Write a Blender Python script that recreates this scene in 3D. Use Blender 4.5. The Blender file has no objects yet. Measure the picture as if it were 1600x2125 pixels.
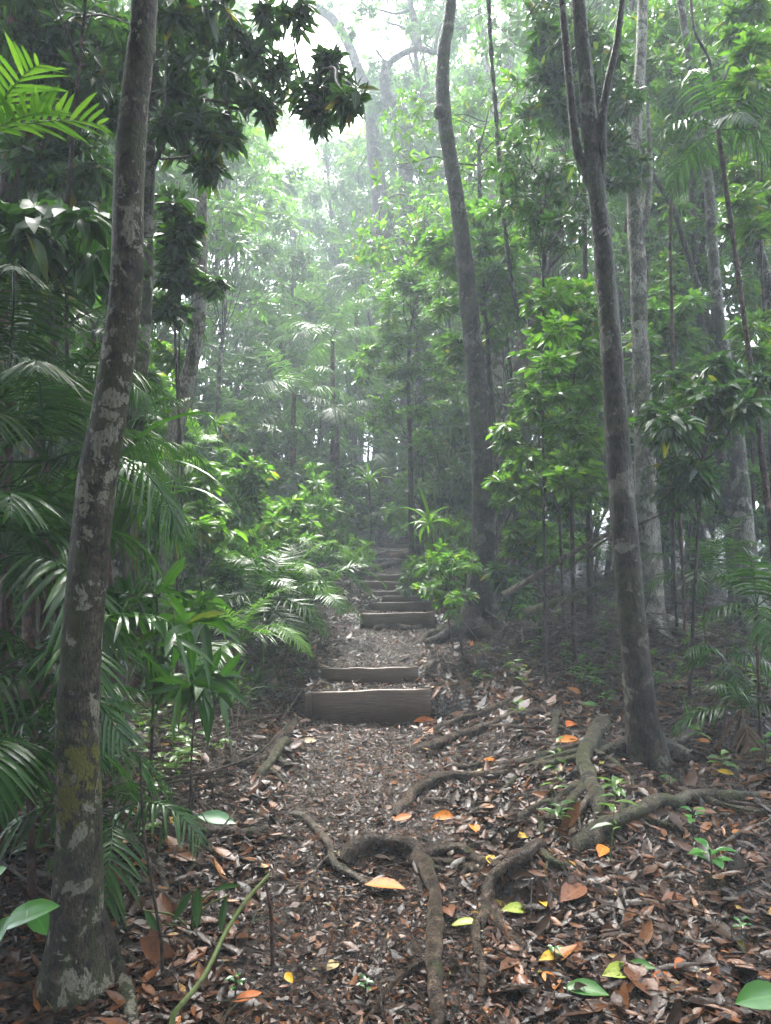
import bpy, math, random
import numpy as np
from mathutils import Vector, Matrix
R = math.radians
scene = bpy.context.scene
COL = scene.collection

# ------------------------------------------------------------------ camera
F, PW, PH = 1545.0, 1600.0, 2125.0
EYE = 1.5
PITCH = math.atan(87.5 / F)
cd = bpy.data.cameras.new("camera")
cam = bpy.data.objects.new("camera", cd)
COL.objects.link(cam)
cam.location = (0, 0, EYE)
cam.rotation_euler = (R(90) + PITCH, 0, 0)
cd.sensor_fit = 'VERTICAL'
cd.sensor_height = 24.0
cd.lens = 24.0 * F / PH
cd.clip_start = 0.05
cd.clip_end = 1000
scene.camera = cam

# ------------------------------------------------------------------ sky, sun, exposure
SUN_EL, SUN_AZ = 58.0, -6.0
w = bpy.data.worlds.new("World")
scene.world = w
w.use_nodes = True
nt = w.node_tree
bg = nt.nodes["Background"]
sky = nt.nodes.new("ShaderNodeTexSky")
sky.sky_type = 'NISHITA'
sky.sun_disc = False
sky.sun_elevation = R(SUN_EL)
sky.sun_rotation = R(SUN_AZ)
sky.air_density = 1.0
sky.dust_density = 4.0
sky.ozone_density = 1.0
hs = nt.nodes.new("ShaderNodeHueSaturation")
hs.inputs["Saturation"].default_value = 0.36      # overcast: the blue is washed to cloud grey
nt.links.new(sky.outputs[0], hs.inputs["Color"])
nt.links.new(hs.outputs[0], bg.inputs["Color"])
bg.inputs["Strength"].default_value = 0.07
sl = bpy.data.lights.new("sun", 'SUN')
sl.energy = 1.5
sl.angle = R(40)
sl.color = (1.0, 0.97, 0.92)
so = bpy.data.objects.new("sun", sl)
COL.objects.link(so)
so.location = (0, 30, 40)
dv = Vector((math.sin(R(SUN_AZ)) * math.cos(R(SUN_EL)), math.cos(R(SUN_AZ)) * math.cos(R(SUN_EL)), math.sin(R(SUN_EL))))
so.rotation_euler = (-dv).to_track_quat('-Z', 'Y').to_euler()
scene.view_settings.view_transform = 'Standard'
scene.view_settings.look = 'None'
scene.view_settings.exposure = 4.1
scene.view_settings.gamma = 1.0
scene.render.engine = 'CYCLES'
cy = scene.cycles
cy.max_bounces = 8
cy.diffuse_bounces = 4
cy.glossy_bounces = 2
cy.transmission_bounces = 4
cy.volume_bounces = 3
cy.transparent_max_bounces = 4
cy.sample_clamp_indirect = 6.0
cy.caustics_reflective = False
cy.caustics_refractive = False
cy.use_denoising = True
cy.denoiser = 'OPENIMAGEDENOISE'
cy.use_adaptive_sampling = False

# ------------------------------------------------------------------ numbers
def ray(px, py):
    xc, yc = (px - PW / 2) / F, (PH / 2 - py) / F
    c, s = math.cos(PITCH), math.sin(PITCH)
    return np.array((xc, c - yc * s, s + yc * c))
def at(px, py, Y):
    d = ray(px, py)
    return np.array((0, 0, EYE)) + d * (Y / d[1])
def proj_x(p):
    c, s = math.cos(PITCH), math.sin(PITCH)
    dz = p[2] - EYE
    return PW / 2 + F * p[0] / max(0.05, p[1] * c + dz * s)

STEPS = [  # left px, right px, top left py, top right py, bottom py, depth
    (645, 893, 1436, 1427, 1490, 6.85), (667, 868, 1386, 1383, 1409, 7.7), (748, 902, 1274, 1269, 1300, 10.2),
    (771, 905, 1250, 1248, 1265, 11.2), (793, 888, 1237, 1236, 1249, 11.9), (768, 880, 1227, 1225, 1237, 12.6),
    (747, 848, 1206, 1208, 1222, 13.4), (766, 870, 1194, 1191, 1206, 14.2), (802, 862, 1143, 1142, 1155, 19.0),
    (800, 858, 1130, 1130, 1142, 20.0), (795, 852, 1118, 1119, 1129, 21.0)]
SX, SZ, SY = [], [], []
for (a, b, t0, t1, bt, Y) in STEPS:
    SX.append(at((a + b) / 2, t0, Y)[0]); SZ.append(at((a + b) / 2, (t0 + t1) / 2, Y)[2]); SY.append(Y)
_py, _pz = [-60, 0, 2.0, 4.5], [0, 0, 0, 0.01]
for i, (a, b, t0, t1, bt, Y) in enumerate(STEPS):
    zb = at((a + b) / 2, bt, Y)[2]
    _py += [Y - 0.02, Y + 0.05]; _pz += [zb, SZ[i] - 0.02]
_py += [30, 60, 120, 300]; _pz += [2.75, 5.2, 9.0, 16]
_sy = [-60, 0, 2, 5, 6.85, 8.2, 10.2, 14, 19, 30, 60, 120, 300]
_sz = [0, 0, 0.0, 0.10, 0.17, 0.36, 0.60, 1.06, 1.55, 2.75, 5.2, 9.0, 16]
_cy = [-60, 0, 4] + SY + [30, 300]
_cx = [0, 0, -0.12] + SX + [0.4, 0.4]

def bumps(x, y, seed, base, oct_=3):
    r = np.random.default_rng(seed)
    o = 0
    for k in range(oct_):
        f = base * (1.9 ** k)
        for j in range(4):
            a, p = r.uniform(0, math.pi), r.uniform(0, 6.28)
            o = o + np.sin((x * math.cos(a) + y * math.sin(a)) * f + p + 1.3 * np.sin(y * f * 0.37 + p)) / (1.9 ** k) / 4
    return o
LEDGES = []          # (x, y, radius, height) small soil mounds, filled below
def ground(x, y):
    x = np.asarray(x, float); y = np.asarray(y, float)
    s = np.interp(y, _sy, _sz); p = np.interp(y, _py, _pz); c = np.interp(y, _cy, _cx)
    d = np.abs(x - c)
    wgt = np.clip(1 - (d - 0.62) / 0.5, 0, 1); wgt = wgt * wgt * (3 - 2 * wgt)
    z = s + (p - s) * wgt
    z = z + 0.05 * np.clip((d - 0.55) / 0.6, 0, 1) - 0.025 * np.exp(-(d / 0.35) ** 2)
    z = z + 0.03 * np.clip(x - 1.2, 0, 8) - 0.035 * np.clip(-x - 1.3, 0, 4)
    amp = np.clip(np.abs(d - 0.1) / 0.6, 0.25, 1)
    z = z + 0.035 * amp * bumps(x, y, 3, 1.9) + 0.011 * bumps(x, y, 8, 11.0, 3)
    z = z + 0.25 * np.clip(y / 40, 0, 1) * bumps(x, y, 5, 0.25, 2)
    for (lx, ly, lr, lh) in LEDGES:
        q = ((x - lx) ** 2 + (y - ly) ** 2) / (lr * lr)
        z = z + lh * np.exp(-q * q)
    return z
def on_ground(px, py):
    d = ray(px, py); t = 1.0
    o = np.array((0, 0, EYE))
    while t < 60:
        p = o + d * t
        if p[2] <= float(ground(p[0], p[1])): break
        t += 0.02
    p = o + d * t
    p[2] = float(ground(p[0], p[1]))
    return p
for (px, py, r_, h_) in ((1105, 1850, 0.20, 0.10), (1040, 1800, 0.20, 0.05), (800, 1770, 0.17, 0.07), (700, 1785, 0.2, 0.06),
                         (1300, 1700, 0.28, 0.07), (1235, 1600, 0.25, 0.05), (560, 1560, 0.3, 0.08), (940, 1640, 0.25, 0.05)):
    q = on_ground(px, py)
    LEDGES.append((q[0], q[1], r_, h_))

# ------------------------------------------------------------------ mesh helpers
class MB:
    def __init__(self): self.v, self.q, self.t, self.a, self.n = [], [], [], [], 0
    def add(self, V, Fa, A=None):
        V = np.asarray(V, float).reshape(-1, 3)
        Fa = np.asarray(Fa, int)
        (self.q if Fa.shape[1] == 4 else self.t).append(Fa + self.n)
        self.v.append(V); self.n += len(V)
        self.a.append(np.full(len(V), 0.5) if A is None else A)
        return self
    def more(self, Fa):        # faces on the verts added last
        pass
    def build(self, name, mat, parent=None, base=(0, 0, 0), smooth=False):
        V = np.concatenate(self.v) - np.asarray(base, float)
        q = np.concatenate(self.q) if self.q else np.zeros((0, 4), int)
        t = np.concatenate(self.t) if self.t else np.zeros((0, 3), int)
        me = bpy.data.meshes.new(name)
        me.vertices.add(len(V)); me.vertices.foreach_set("co", V.astype(np.float32).ravel())
        li = np.concatenate((q.ravel(), t.ravel())).astype(np.int32)
        me.loops.add(len(li)); me.loops.foreach_set("vertex_index", li)
        me.polygons.add(len(q) + len(t))
        ls = np.concatenate((np.arange(len(q)) * 4, len(q) * 4 + np.arange(len(t)) * 3)).astype(np.int32)
        me.polygons.foreach_set("loop_start", ls)
        if smooth: me.polygons.foreach_set("use_smooth", np.ones(len(ls), bool))
        me.update(calc_edges=True)
        at_ = me.attributes.new("rib", 'FLOAT', 'POINT')
        at_.data.foreach_set("value", np.concatenate(self.a).astype(np.float32))
        me.materials.append(mat)
        o = bpy.data.objects.new(name, me)
        COL.objects.link(o)
        if parent is not None: o.parent = parent
        else: o.location = base
        return o
    @property
    def empty(self): return self.n == 0

def tag(o, label=None, cat=None, group=None, kind=None):
    if label: o["label"] = label
    if cat: o["category"] = cat
    if group: o["group"] = group
    if kind: o["kind"] = kind
    return o
def thing(name, base, label=None, cat=None, group=None):
    o = bpy.data.objects.new(name, None)
    o.location = base; o.empty_display_size = 0.2
    COL.objects.link(o)
    return tag(o, label, cat, group)
def copy_tree(o):
    c = o.copy(); COL.objects.link(c)
    for ch in o.children:
        k = ch.copy(); COL.objects.link(k); k.parent = c
    return c
ORD = ("first second third fourth fifth sixth seventh eighth ninth tenth eleventh twelfth thirteenth fourteenth fifteenth "
       "sixteenth seventeenth eighteenth nineteenth twentieth").split()
def number(objs, what):
    for i, o in enumerate(sorted(objs, key=lambda o: proj_x(o.location))):
        o["label"] = ("leftmost of the " if i == 0 else "rightmost of the " if i == len(objs) - 1 else ORD[i] + " from the left of the ") + what

def smooth_path(P, n):
    P = np.asarray(P, float)
    if len(P) < 3 or n < 2: return P
    Q = np.vstack((2 * P[0] - P[1], P, 2 * P[-1] - P[-2]))
    out = []
    for i in range(1, len(Q) - 2):
        for k in range(n):
            t = k / n
            a, b, c, d = Q[i - 1], Q[i], Q[i + 1], Q[i + 2]
            out.append(0.5 * (2 * b + (c - a) * t + (2 * a - 5 * b + 4 * c - d) * t * t + (3 * b - a - 3 * c + d) * t ** 3))
    out.append(Q[-2])
    return np.array(out)
def tube(P, rad, sides=8, rough=0.0, rng=None, lumps=0.0):
    P = np.asarray(P, float); k = len(P)
    rad = np.asarray(rad, float)
    T = np.gradient(P, axis=0); T /= np.linalg.norm(T, axis=1)[:, None] + 1e-9
    up = np.array((0, 0, 1.0)) if abs(T[0][2]) < 0.9 else np.array((0, 1.0, 0))
    n = np.cross(T[0], up); n /= np.linalg.norm(n)
    ang = np.linspace(0, 2 * math.pi, sides, endpoint=False)
    V = np.zeros((k, sides, 3))
    ph = rng.uniform(0, 6.28, 6) if rng is not None else np.zeros(6)
    L = 0.0
    for i in range(k):
        n = n - T[i] * np.dot(n, T[i]); n /= np.linalg.norm(n) + 1e-9
        b = np.cross(T[i], n)
        if i: L += np.linalg.norm(P[i] - P[i - 1])
        r = np.full(sides, rad[i])
        if rough:
            r = r * (1 + rough * (np.sin(2 * ang + L * 2.1 + ph[0]) + 0.7 * np.sin(3 * ang - L * 5.3 + ph[1]) + 0.5 * np.sin(5 * ang + L * 11 + ph[2])) + lumps * math.sin(L * 17 + ph[3]))
        V[i] = P[i] + (np.cos(ang)[:, None] * n + np.sin(ang)[:, None] * b) * r[:, None]
    idx = np.arange(k * sides).reshape(k, sides)
    a, b_ = idx[:-1], idx[1:]
    Q = np.stack((a, np.roll(a, -1, 1), np.roll(b_, -1, 1), b_), -1).reshape(-1, 4)
    return V.reshape(-1, 3), Q
def cap(m, P, rad):   # a small cone closing a broken end
    pass
def unit(v):
    v = np.asarray(v, float)
    return v / (np.linalg.norm(v, axis=-1, keepdims=True) + 1e-9)

def template(rows, widths, fold=0.18):
    V, U, A = [], [], []
    for u, wd in zip(rows, widths):
        for s in (-1, 0, 1):
            V.append((u, s * wd * 0.5, abs(s) * wd * fold)); A.append(abs(s))
    Q = []
    for r in range(len(rows) - 1):
        for c in (0, 1):
            a = r * 3 + c
            Q.append((a, a + 3, a + 4, a + 1))
    return np.array(V), np.array(Q), np.array(A, float)
T_NEAR = template((0, .14, .32, .52, .72, .88, 1), (.05, .42, .86, 1, .86, .48, .02))
T_MID = template((0, .3, .68, 1), (.06, .92, .88, .03))
T_OBO = template((0, .2, .5, .76, .92, 1), (.06, .28, .72, 1, .7, .08))        # widest near the tip
T_FAR = (np.array(((0, 0, 0), (.45, .5, .1), (1, 0, 0), (.45, -.5, .1))), np.array(((0, 3, 2, 1),)), np.array((0, 1, 0, 1.)))
T_BLADE = template((0, .12, .3, .5, .7, .86, 1), (.5, .85, 1, .95, .75, .45, .03), 0.14)
T_BLADE_FAR = template((0, .35, .75, 1), (.6, 1, .7, .04), 0.14)
def leaves(m, P, D, N, L, W, tm, droop=0.15):
    """P, D, N (n,3); L, W (n,)"""
    tv, tq, ta = tm
    n = len(P)
    if n == 0: return
    D = unit(D); S = unit(np.cross(D, N)); N2 = np.cross(S, D)
    u, v, h = tv[:, 0], tv[:, 1], tv[:, 2]
    L = np.broadcast_to(np.asarray(L, float), (n,)); W = np.broadcast_to(np.asarray(W, float), (n,)); dr = np.broadcast_to(np.asarray(droop, float), (n,))
    V = (P[:, None, :] + D[:, None, :] * (L[:, None] * u)[..., None] + S[:, None, :] * (W[:, None] * v)[..., None]
         + N2[:, None, :] * (W[:, None] * h)[..., None])
    V[..., 2] -= (dr * L)[:, None] * u ** 2
    k = len(tv)
    Q = (tq[None] + (np.arange(n) * k)[:, None, None]).reshape(-1, 4)
    m.add(V.reshape(-1, 3), Q, np.tile(ta, n))
def sticks(m, A, B, ra, rb):
    """straight three-sided twigs from A to B"""
    n = len(A)
    if n == 0: return
    D = unit(B - A); up = np.where(np.abs(D[:, 2:3]) > .9, np.array((1., 0, 0)), np.array((0, 0, 1.)))
    S = unit(np.cross(D, up)); U = np.cross(S, D)
    V = np.zeros((n, 6, 3))
    for k in range(3):
        c, s = math.cos(k * 2.094), math.sin(k * 2.094)
        off = S * c + U * s
        V[:, k] = A + off * ra; V[:, 3 + k] = B + off * rb
    tq = np.array(((0, 1, 4, 3), (1, 2, 5, 4), (2, 0, 3, 5)))
    m.add(V.reshape(-1, 3), (tq[None] + (np.arange(n) * 6)[:, None, None]).reshape(-1, 4))

def foliage(rng, clumps, L, asp=0.34, style='whorl', tips=14, per=7, tm=T_MID, droop=0.2, flat=0.6, leafM=None, branchM=None, rb=0.012):
    """clumps: (centre, radius, attach point). Leaves go to leafM, limbs and twigs to branchM."""
    lm = leafM or MB(); bm = branchM or MB()
    for (c, r, a) in clumps:
        c = np.asarray(c, float)
        if a is not None:
            a = np.asarray(a, float)
            d = np.linalg.norm(c - a)
            mid = (a + c) / 2 + rng.normal(0, 0.08, 3) * d + np.array((0, 0, 0.10 * d))
            P = smooth_path(np.array((a, (a + mid) / 2 + rng.normal(0, .03, 3) * d, mid, (mid + c) / 2 + rng.normal(0, .03, 3) * d, c)), 4)
            rr = np.linspace(rb * (0.6 + 0.5 * min(2, d)), rb * 0.35, len(P))
            bm.add(*tube(P, rr, 5))
        n = max(2, int(tips * rng.uniform(0.7, 1.3)))
        off = rng.normal(0, 1, (n, 3)); off = unit(off) * (rng.uniform(0.15, 1, (n, 1)) ** 0.6) * r
        off[:, 2] *= flat
        tip = c + off
        td = unit(off + rng.normal(0, .25, (n, 3)) * r + np.array((0, 0, 0.15 * r)))
        st = c + off * 0.1 + rng.normal(0, .05, (n, 3)) * r
        sticks(bm, st, tip, rb * 0.35, rb * 0.16)
        if style == 'whorl':
            k = per
            az = (np.arange(k)[None] * (2 * math.pi / k) + rng.uniform(0, 6.28, (n, 1)) + rng.normal(0, .25, (n, k)))
            e1 = unit(np.cross(td, np.array((0.3, 0.2, 1.0)))); e2 = np.cross(td, e1)
            rad_ = e1[:, None] * np.cos(az)[..., None] + e2[:, None] * np.sin(az)[..., None]
            D = unit(rad_ * rng.uniform(.7, 1.1, (n, k, 1)) + td[:, None] * rng.uniform(.1, .9, (n, k, 1)))
            P = (tip[:, None] - td[:, None] * rng.uniform(0, .06, (n, k, 1)) * r).repeat(1, 1).reshape(-1, 3)
            P = np.broadcast_to(tip[:, None], (n, k, 3)).reshape(-1, 3) - (td[:, None] * rng.uniform(0, .35, (n, k, 1)) * L).reshape(-1, 3)
            N = np.broadcast_to(td[:, None] + np.array((0, 0, .5)), (n, k, 3)).reshape(-1, 3)
            D = D.reshape(-1, 3)
        else:
            k = per
            ax = tip - st; ln = np.linalg.norm(ax, axis=1, keepdims=True); ax = ax / (ln + 1e-9)
            ax2 = ax.copy(); ax2[:, 2] -= 0.15; ax2 = unit(ax2)
            s = (np.arange(k) / k)[None, :, None]
            P = st[:, None] + (tip - st)[:, None] * (0.30 + 0.70 * s)
            side = unit(np.cross(ax2, np.array((0, 0, 1.0)) + rng.normal(0, .25, (n, 3))))
            sg = np.where(np.arange(k) % 2 == 0, 1, -1)[None, :, None]
            D = side[:, None] * sg * 0.85 + ax2[:, None] * (0.45 + 0.5 * s) + rng.normal(0, .16, (n, k, 3))
            D[:, -1] = ax2
            N = np.broadcast_to(np.array((0, 0, 1.0)), (n, k, 3)) + rng.normal(0, .55, (n, k, 3))
            P, D, N = P.reshape(-1, 3), D.reshape(-1, 3), N.reshape(-1, 3)
        nn = len(P)
        LL = L * rng.uniform(.65, 1.2, nn)
        leaves(lm, P, D, N + rng.normal(0, .25, (nn, 3)), LL, LL * asp * rng.uniform(.8, 1.2, nn), tm, droop * rng.uniform(.2, 1.6, nn))
    return lm, bm

def frond(rng, L, n=26, ll=0.42, lw=0.034, elev=50, arch=95, tm=T_BLADE, droop=0.35, hang=0.25, tilt=0.0):
    """one pinnate frond from the origin along +X; returns mesh builder"""
    m = MB()
    k = 16
    e = R(elev) - R(arch) * (np.linspace(0, 1, k) ** 1.25)
    seg = L / (k - 1)
    P = np.zeros((k, 3))
    for i in range(1, k):
        P[i] = P[i - 1] + seg * np.array((math.cos(e[i]), 0.02 * math.sin(i * .5), math.sin(e[i])))
    m.add(*tube(P, np.linspace(0.0062 * L + .003, 0.0016 * L, k), 5), )
    s = np.linspace(0.16, 0.985, n)
    si = s * (k - 1)
    i0 = np.clip(si.astype(int), 0, k - 2); fr = (si - i0)[:, None]
    B = P[i0] * (1 - fr) + P[i0 + 1] * fr
    T = unit(P[i0 + 1] - P[i0])
    Nn = np.stack((-T[:, 2], np.zeros(n), T[:, 0]), 1)
    for sg in (-1, 1):
        S = np.tile(np.array((0, float(sg), 0)), (n, 1))
        fwd = 0.35 + 0.9 * s ** 2
        D = S * 0.9 + T * fwd[:, None] + Nn * (0.22 + tilt) + rng.normal(0, .11, (n, 3))
        prof = np.sin(np.clip(s * 0.93 + 0.10, 0, 1) * math.pi) ** 0.6
        LL = ll * prof * rng.uniform(.82, 1.08, n) * np.where(rng.uniform(0, 1, n) < .07, rng.uniform(.3, .7, n), 1)
        D[:, 2] -= hang
        leaves(m, B + rng.normal(0, .002, (n, 3)), D, Nn + S * -0.2, LL, lw * (0.55 + .45 * prof) * rng.uniform(.85, 1.15, n), tm, droop * rng.uniform(.6, 1.4, n))
    return m
def strap(m, P, wid, twist=0.0):
    """a long strap leaf along the path P, wid per point; folded down its middle"""
    P = np.asarray(P, float); k = len(P)
    T = unit(np.gradient(P, axis=0))
    S = unit(np.cross(T, np.array((0.05, 0.1, 1.0))))
    if twist: S = unit(S + np.cross(T, S) * twist)
    N = np.cross(S, T)
    wid = np.asarray(wid, float)[:, None] / 2
    V = np.stack((P - S * wid + N * wid * .45, P, P + S * wid + N * wid * .45), 1).reshape(-1, 3)
    Q = []
    for i in range(k - 1):
        for c in (0, 1):
            a = i * 3 + c
            Q.append((a, a + 1, a + 4, a + 3))
    m.add(V, Q, np.tile((1., 0, 1.), k))
def arch_path(o, az, elev, L, bend, n=11):
    P = [np.array(o, float)]
    for i in range(1, n):
        e = R(elev) - R(bend) * ((i / (n - 1)) ** 1.3)
        P.append(P[-1] + L / (n - 1) * np.array((math.cos(az) * math.cos(e), math.sin(az) * math.cos(e), math.sin(e))))
    return np.array(P)
BLADE = lambda n, w_: w_ * np.interp(np.linspace(0, 1, n), (0, .12, .4, .7, 1), (.45, .8, 1, .75, .03))

# ------------------------------------------------------------------ materials
def newmat(name):
    m = bpy.data.materials.new(name); m.use_nodes = True
    t = m.node_tree; t.nodes.clear()
    return m, t, t.nodes, t.links
def ramp(N, stops, interp='LINEAR'):
    r = N.new("ShaderNodeValToRGB"); r.color_ramp.interpolation = interp
    e = r.color_ramp.elements
    while len(e) < len(stops): e.new(0.5)
    for el, (p, c) in zip(e, stops): el.position = p; el.color = (*c, 1)
    return r
def noise(N, L, vec, scale, detail=4, rough=0.6, dist=0.0):
    n = N.new("ShaderNodeTexNoise"); n.inputs["Scale"].default_value = scale; n.inputs["Detail"].default_value = detail
    n.inputs["Roughness"].default_value = rough; n.inputs["Distortion"].default_value = dist
    if vec is not None: L.new(vec, n.inputs["Vector"])
    return n
def mapping(N, L, sc=(1, 1, 1)):
    tc = N.new("ShaderNodeTexCoord"); mp = N.new("ShaderNodeMapping"); mp.inputs["Scale"].default_value = sc
    L.new(tc.outputs["Object"], mp.inputs["Vector"])
    return mp.outputs[0]
def mixc(N, L, fac, a, b, mode='MIX'):
    x = N.new("ShaderNodeMix"); x.data_type = 'RGBA'; x.blend_type = mode
    for sock, val in ((x.inputs[0], fac), (x.inputs[6], a), (x.inputs[7], b)):
        if hasattr(val, "is_linked"): L.new(val, sock)
        elif isinstance(val, tuple): sock.default_value = (*val, 1)
        else: sock.default_value = val
    return x.outputs[2]
def bump(N, L, h, strength, dist=0.01):
    b = N.new("ShaderNodeBump"); b.inputs["Strength"].default_value = strength; b.inputs["Distance"].default_value = dist
    L.new(h, b.inputs["Height"])
    return b.outputs[0]
def leafmat(name, stops, rough=0.34, trans=0.38, tcol=(1.0, 1.15, 0.35), spec=0.5, ribc=None):
    m, t, N, L = newmat(name)
    out = N.new("ShaderNodeOutputMaterial")
    g = N.new("ShaderNodeNewGeometry"); oi = N.new("ShaderNodeObjectInfo")
    rp = ramp(N, stops); L.new(g.outputs["Random Per Island"], rp.inputs[0])
    ns = noise(N, L, mapping(N, L), 9.0, 3)
    c1 = mixc(N, L, 0.35, rp.outputs[0], ns.outputs[0], 'OVERLAY')
    hv = N.new("ShaderNodeHueSaturation"); L.new(c1, hv.inputs["Color"])
    mr = N.new("ShaderNodeMapRange"); mr.inputs[3].default_value = 0.8; mr.inputs[4].default_value = 1.2
    L.new(oi.outputs["Random"], mr.inputs[0]); L.new(mr.outputs[0], hv.inputs["Value"])
    at_ = N.new("ShaderNodeAttribute"); at_.attribute_name = "rib"
    rr = ramp(N, ((0.0, (1, 1, 1)), (0.13, (0, 0, 0)))); L.new(at_.outputs["Fac"], rr.inputs[0])
    rc = ribc or tuple(min(1, c * 1.9 + .012) for c in stops[len(stops) // 2][1])
    mm = N.new("ShaderNodeMath"); mm.operation = 'MULTIPLY'; mm.inputs[1].default_value = 0.55; L.new(rr.outputs[0], mm.inputs[0])
    col = mixc(N, L, mm.outputs[0], hv.outputs[0], rc)
    p = N.new("ShaderNodeBsdfPrincipled"); L.new(col, p.inputs["Base Color"])
    p.inputs["Roughness"].default_value = rough; p.inputs["Specular IOR Level"].default_value = spec
    L.new(bump(N, L, ns.outputs[0], 0.25, 0.01), p.inputs["Normal"])
    tr = N.new("ShaderNodeBsdfTranslucent")
    tc = mixc(N, L, 1.0, col, tcol, 'MULTIPLY')
    sc = N.new("ShaderNodeVectorMath"); sc.operation = 'SCALE'; sc.inputs[3].default_value = 2.2
    L.new(tc, sc.inputs[0]); L.new(sc.outputs[0], tr.inputs["Color"])
    mx = N.new("ShaderNodeMixShader"); mx.inputs[0].default_value = trans
    L.new(p.outputs[0], mx.inputs[1]); L.new(tr.outputs[0], mx.inputs[2]); L.new(mx.outputs[0], out.inputs["Surface"])
    return m
M = {}
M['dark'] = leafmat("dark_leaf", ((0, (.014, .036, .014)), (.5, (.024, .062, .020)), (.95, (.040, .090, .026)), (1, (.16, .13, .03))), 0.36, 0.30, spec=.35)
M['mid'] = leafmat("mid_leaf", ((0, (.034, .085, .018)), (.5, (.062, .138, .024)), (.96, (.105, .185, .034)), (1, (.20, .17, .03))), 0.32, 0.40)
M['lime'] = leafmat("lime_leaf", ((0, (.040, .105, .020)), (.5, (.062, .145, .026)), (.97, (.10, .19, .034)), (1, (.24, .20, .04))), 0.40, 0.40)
M['fog'] = leafmat("mist_greyed_leaf", ((0, (.042, .080, .036)), (.5, (.066, .118, .048)), (1, (.10, .155, .058))), 0.42, 0.36, (.85, 1.05, .5))  # far leaves greyed: the mist over them is put into the colour
M['palm'] = leafmat("palm_leaf", ((0, (.012, .038, .011)), (.5, (.022, .065, .016)), (.97, (.040, .095, .022)), (1, (.14, .10, .03))), 0.22, 0.30, spec=.2, ribc=(.09, .13, .05))
M['palmlime'] = leafmat("young_palm_leaf", ((0, (.05, .12, .022)), (.5, (.075, .16, .030)), (1, (.11, .20, .040))), 0.30, 0.36)
M['seed'] = leafmat("seedling_leaf", ((0, (.030, .105, .028)), (.5, (.050, .15, .034)), (1, (.08, .19, .045))), 0.2, 0.3)
M['deadfrond'] = leafmat("dead_frond", ((0, (.07, .042, .025)), (.5, (.11, .070, .042)), (1, (.19, .13, .08))), 0.6, 0.15, (1, .9, .7))
def fallen(name, c, rough=0.38, spots=(.09, .035, .012)):
    m, t, N, L = newmat(name)
    out = N.new("ShaderNodeOutputMaterial"); p = N.new("ShaderNodeBsdfPrincipled")
    v = mapping(N, L)
    n1 = noise(N, L, v, 38, 5, .6); n2 = noise(N, L, v, 140, 2)
    r1 = ramp(N, ((.52, (0, 0, 0)), (.66, (1, 1, 1)))); L.new(n1.outputs[0], r1.inputs[0])
    r2 = ramp(N, ((0.35, tuple(x * .75 for x in c)), (.65, c))); L.new(n2.outputs[0], r2.inputs[0])
    at_ = N.new("ShaderNodeAttribute"); at_.attribute_name = "rib"
    rr = ramp(N, ((0.0, (.6, .6, .6)), (0.12, (0, 0, 0)))); L.new(at_.outputs["Fac"], rr.inputs[0])
    cc = mixc(N, L, r1.outputs[0], r2.outputs[0], spots)
    cc = mixc(N, L, rr.outputs[0], cc, tuple(min(1, x * 1.4 + .03) for x in c))
    L.new(cc, p.inputs["Base Color"]); p.inputs["Roughness"].default_value = rough + .1; p.inputs['Specular IOR Level'].default_value = .18
    L.new(bump(N, L, n2.outputs[0], .3, .003), p.inputs["Normal"])
    L.new(p.outputs[0], out.inputs[0])
    return m
FALL = {'orange': fallen("fallen_orange", (.46, .15, .014)), 'yellow': fallen("fallen_yellow", (.46, .29, .02)), 'rust': fallen("fallen_rust", (.40, .11, .02)),
        'green': fallen("fallen_green", (.04, .13, .025), .2, (.07, .10, .02)), 'lime': fallen("fallen_lime", (.26, .33, .05), .25), 'tan': fallen("fallen_tan", (.36, .26, .15), .4, (.16, .09, .05)),
        'pale': fallen("fallen_pale_green", (.09, .20, .10), .2, (.08, .14, .07)), 'brown': fallen("fallen_brown", (.15, .06, .03), .22, (.05, .02, .012)), 'straw': fallen("fallen_straw", (.40, .30, .15), .5)}
# litter: wet browns, mostly dark
def littermat():
    m, t, N, L = newmat("leaf_litter")
    out = N.new("ShaderNodeOutputMaterial"); p = N.new("ShaderNodeBsdfPrincipled"); g = N.new("ShaderNodeNewGeometry")
    rp = ramp(N, ((0, (.006, .003, .002)), (.25, (.014, .006, .003)), (.48, (.026, .012, .006)), (.68, (.046, .020, .009)), (.82, (.070, .028, .012)),
                  (.92, (.105, .038, .013)), (.972, (.14, .062, .026)), (.99, (.26, .10, .022)), (1, (.14, .14, .03))))
    L.new(g.outputs["Random Per Island"], rp.inputs[0])
    v = mapping(N, L); n1 = noise(N, L, v, 45, 4, .65)
    c = mixc(N, L, .6, rp.outputs[0], n1.outputs[0], 'OVERLAY')
    L.new(c, p.inputs["Base Color"]); p.inputs['Specular IOR Level'].default_value = .16
    mr = N.new("ShaderNodeMapRange"); mr.inputs[1].default_value = .3; mr.inputs[2].default_value = .7; mr.inputs[3].default_value = .2; mr.inputs[4].default_value = .45
    L.new(n1.outputs[0], mr.inputs[0]); L.new(mr.outputs[0], p.inputs["Roughness"])
    L.new(bump(N, L, n1.outputs[0], .5, .006), p.inputs["Normal"])
    L.new(p.outputs[0], out.inputs[0])
    return m
M['litter'] = littermat()
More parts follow.
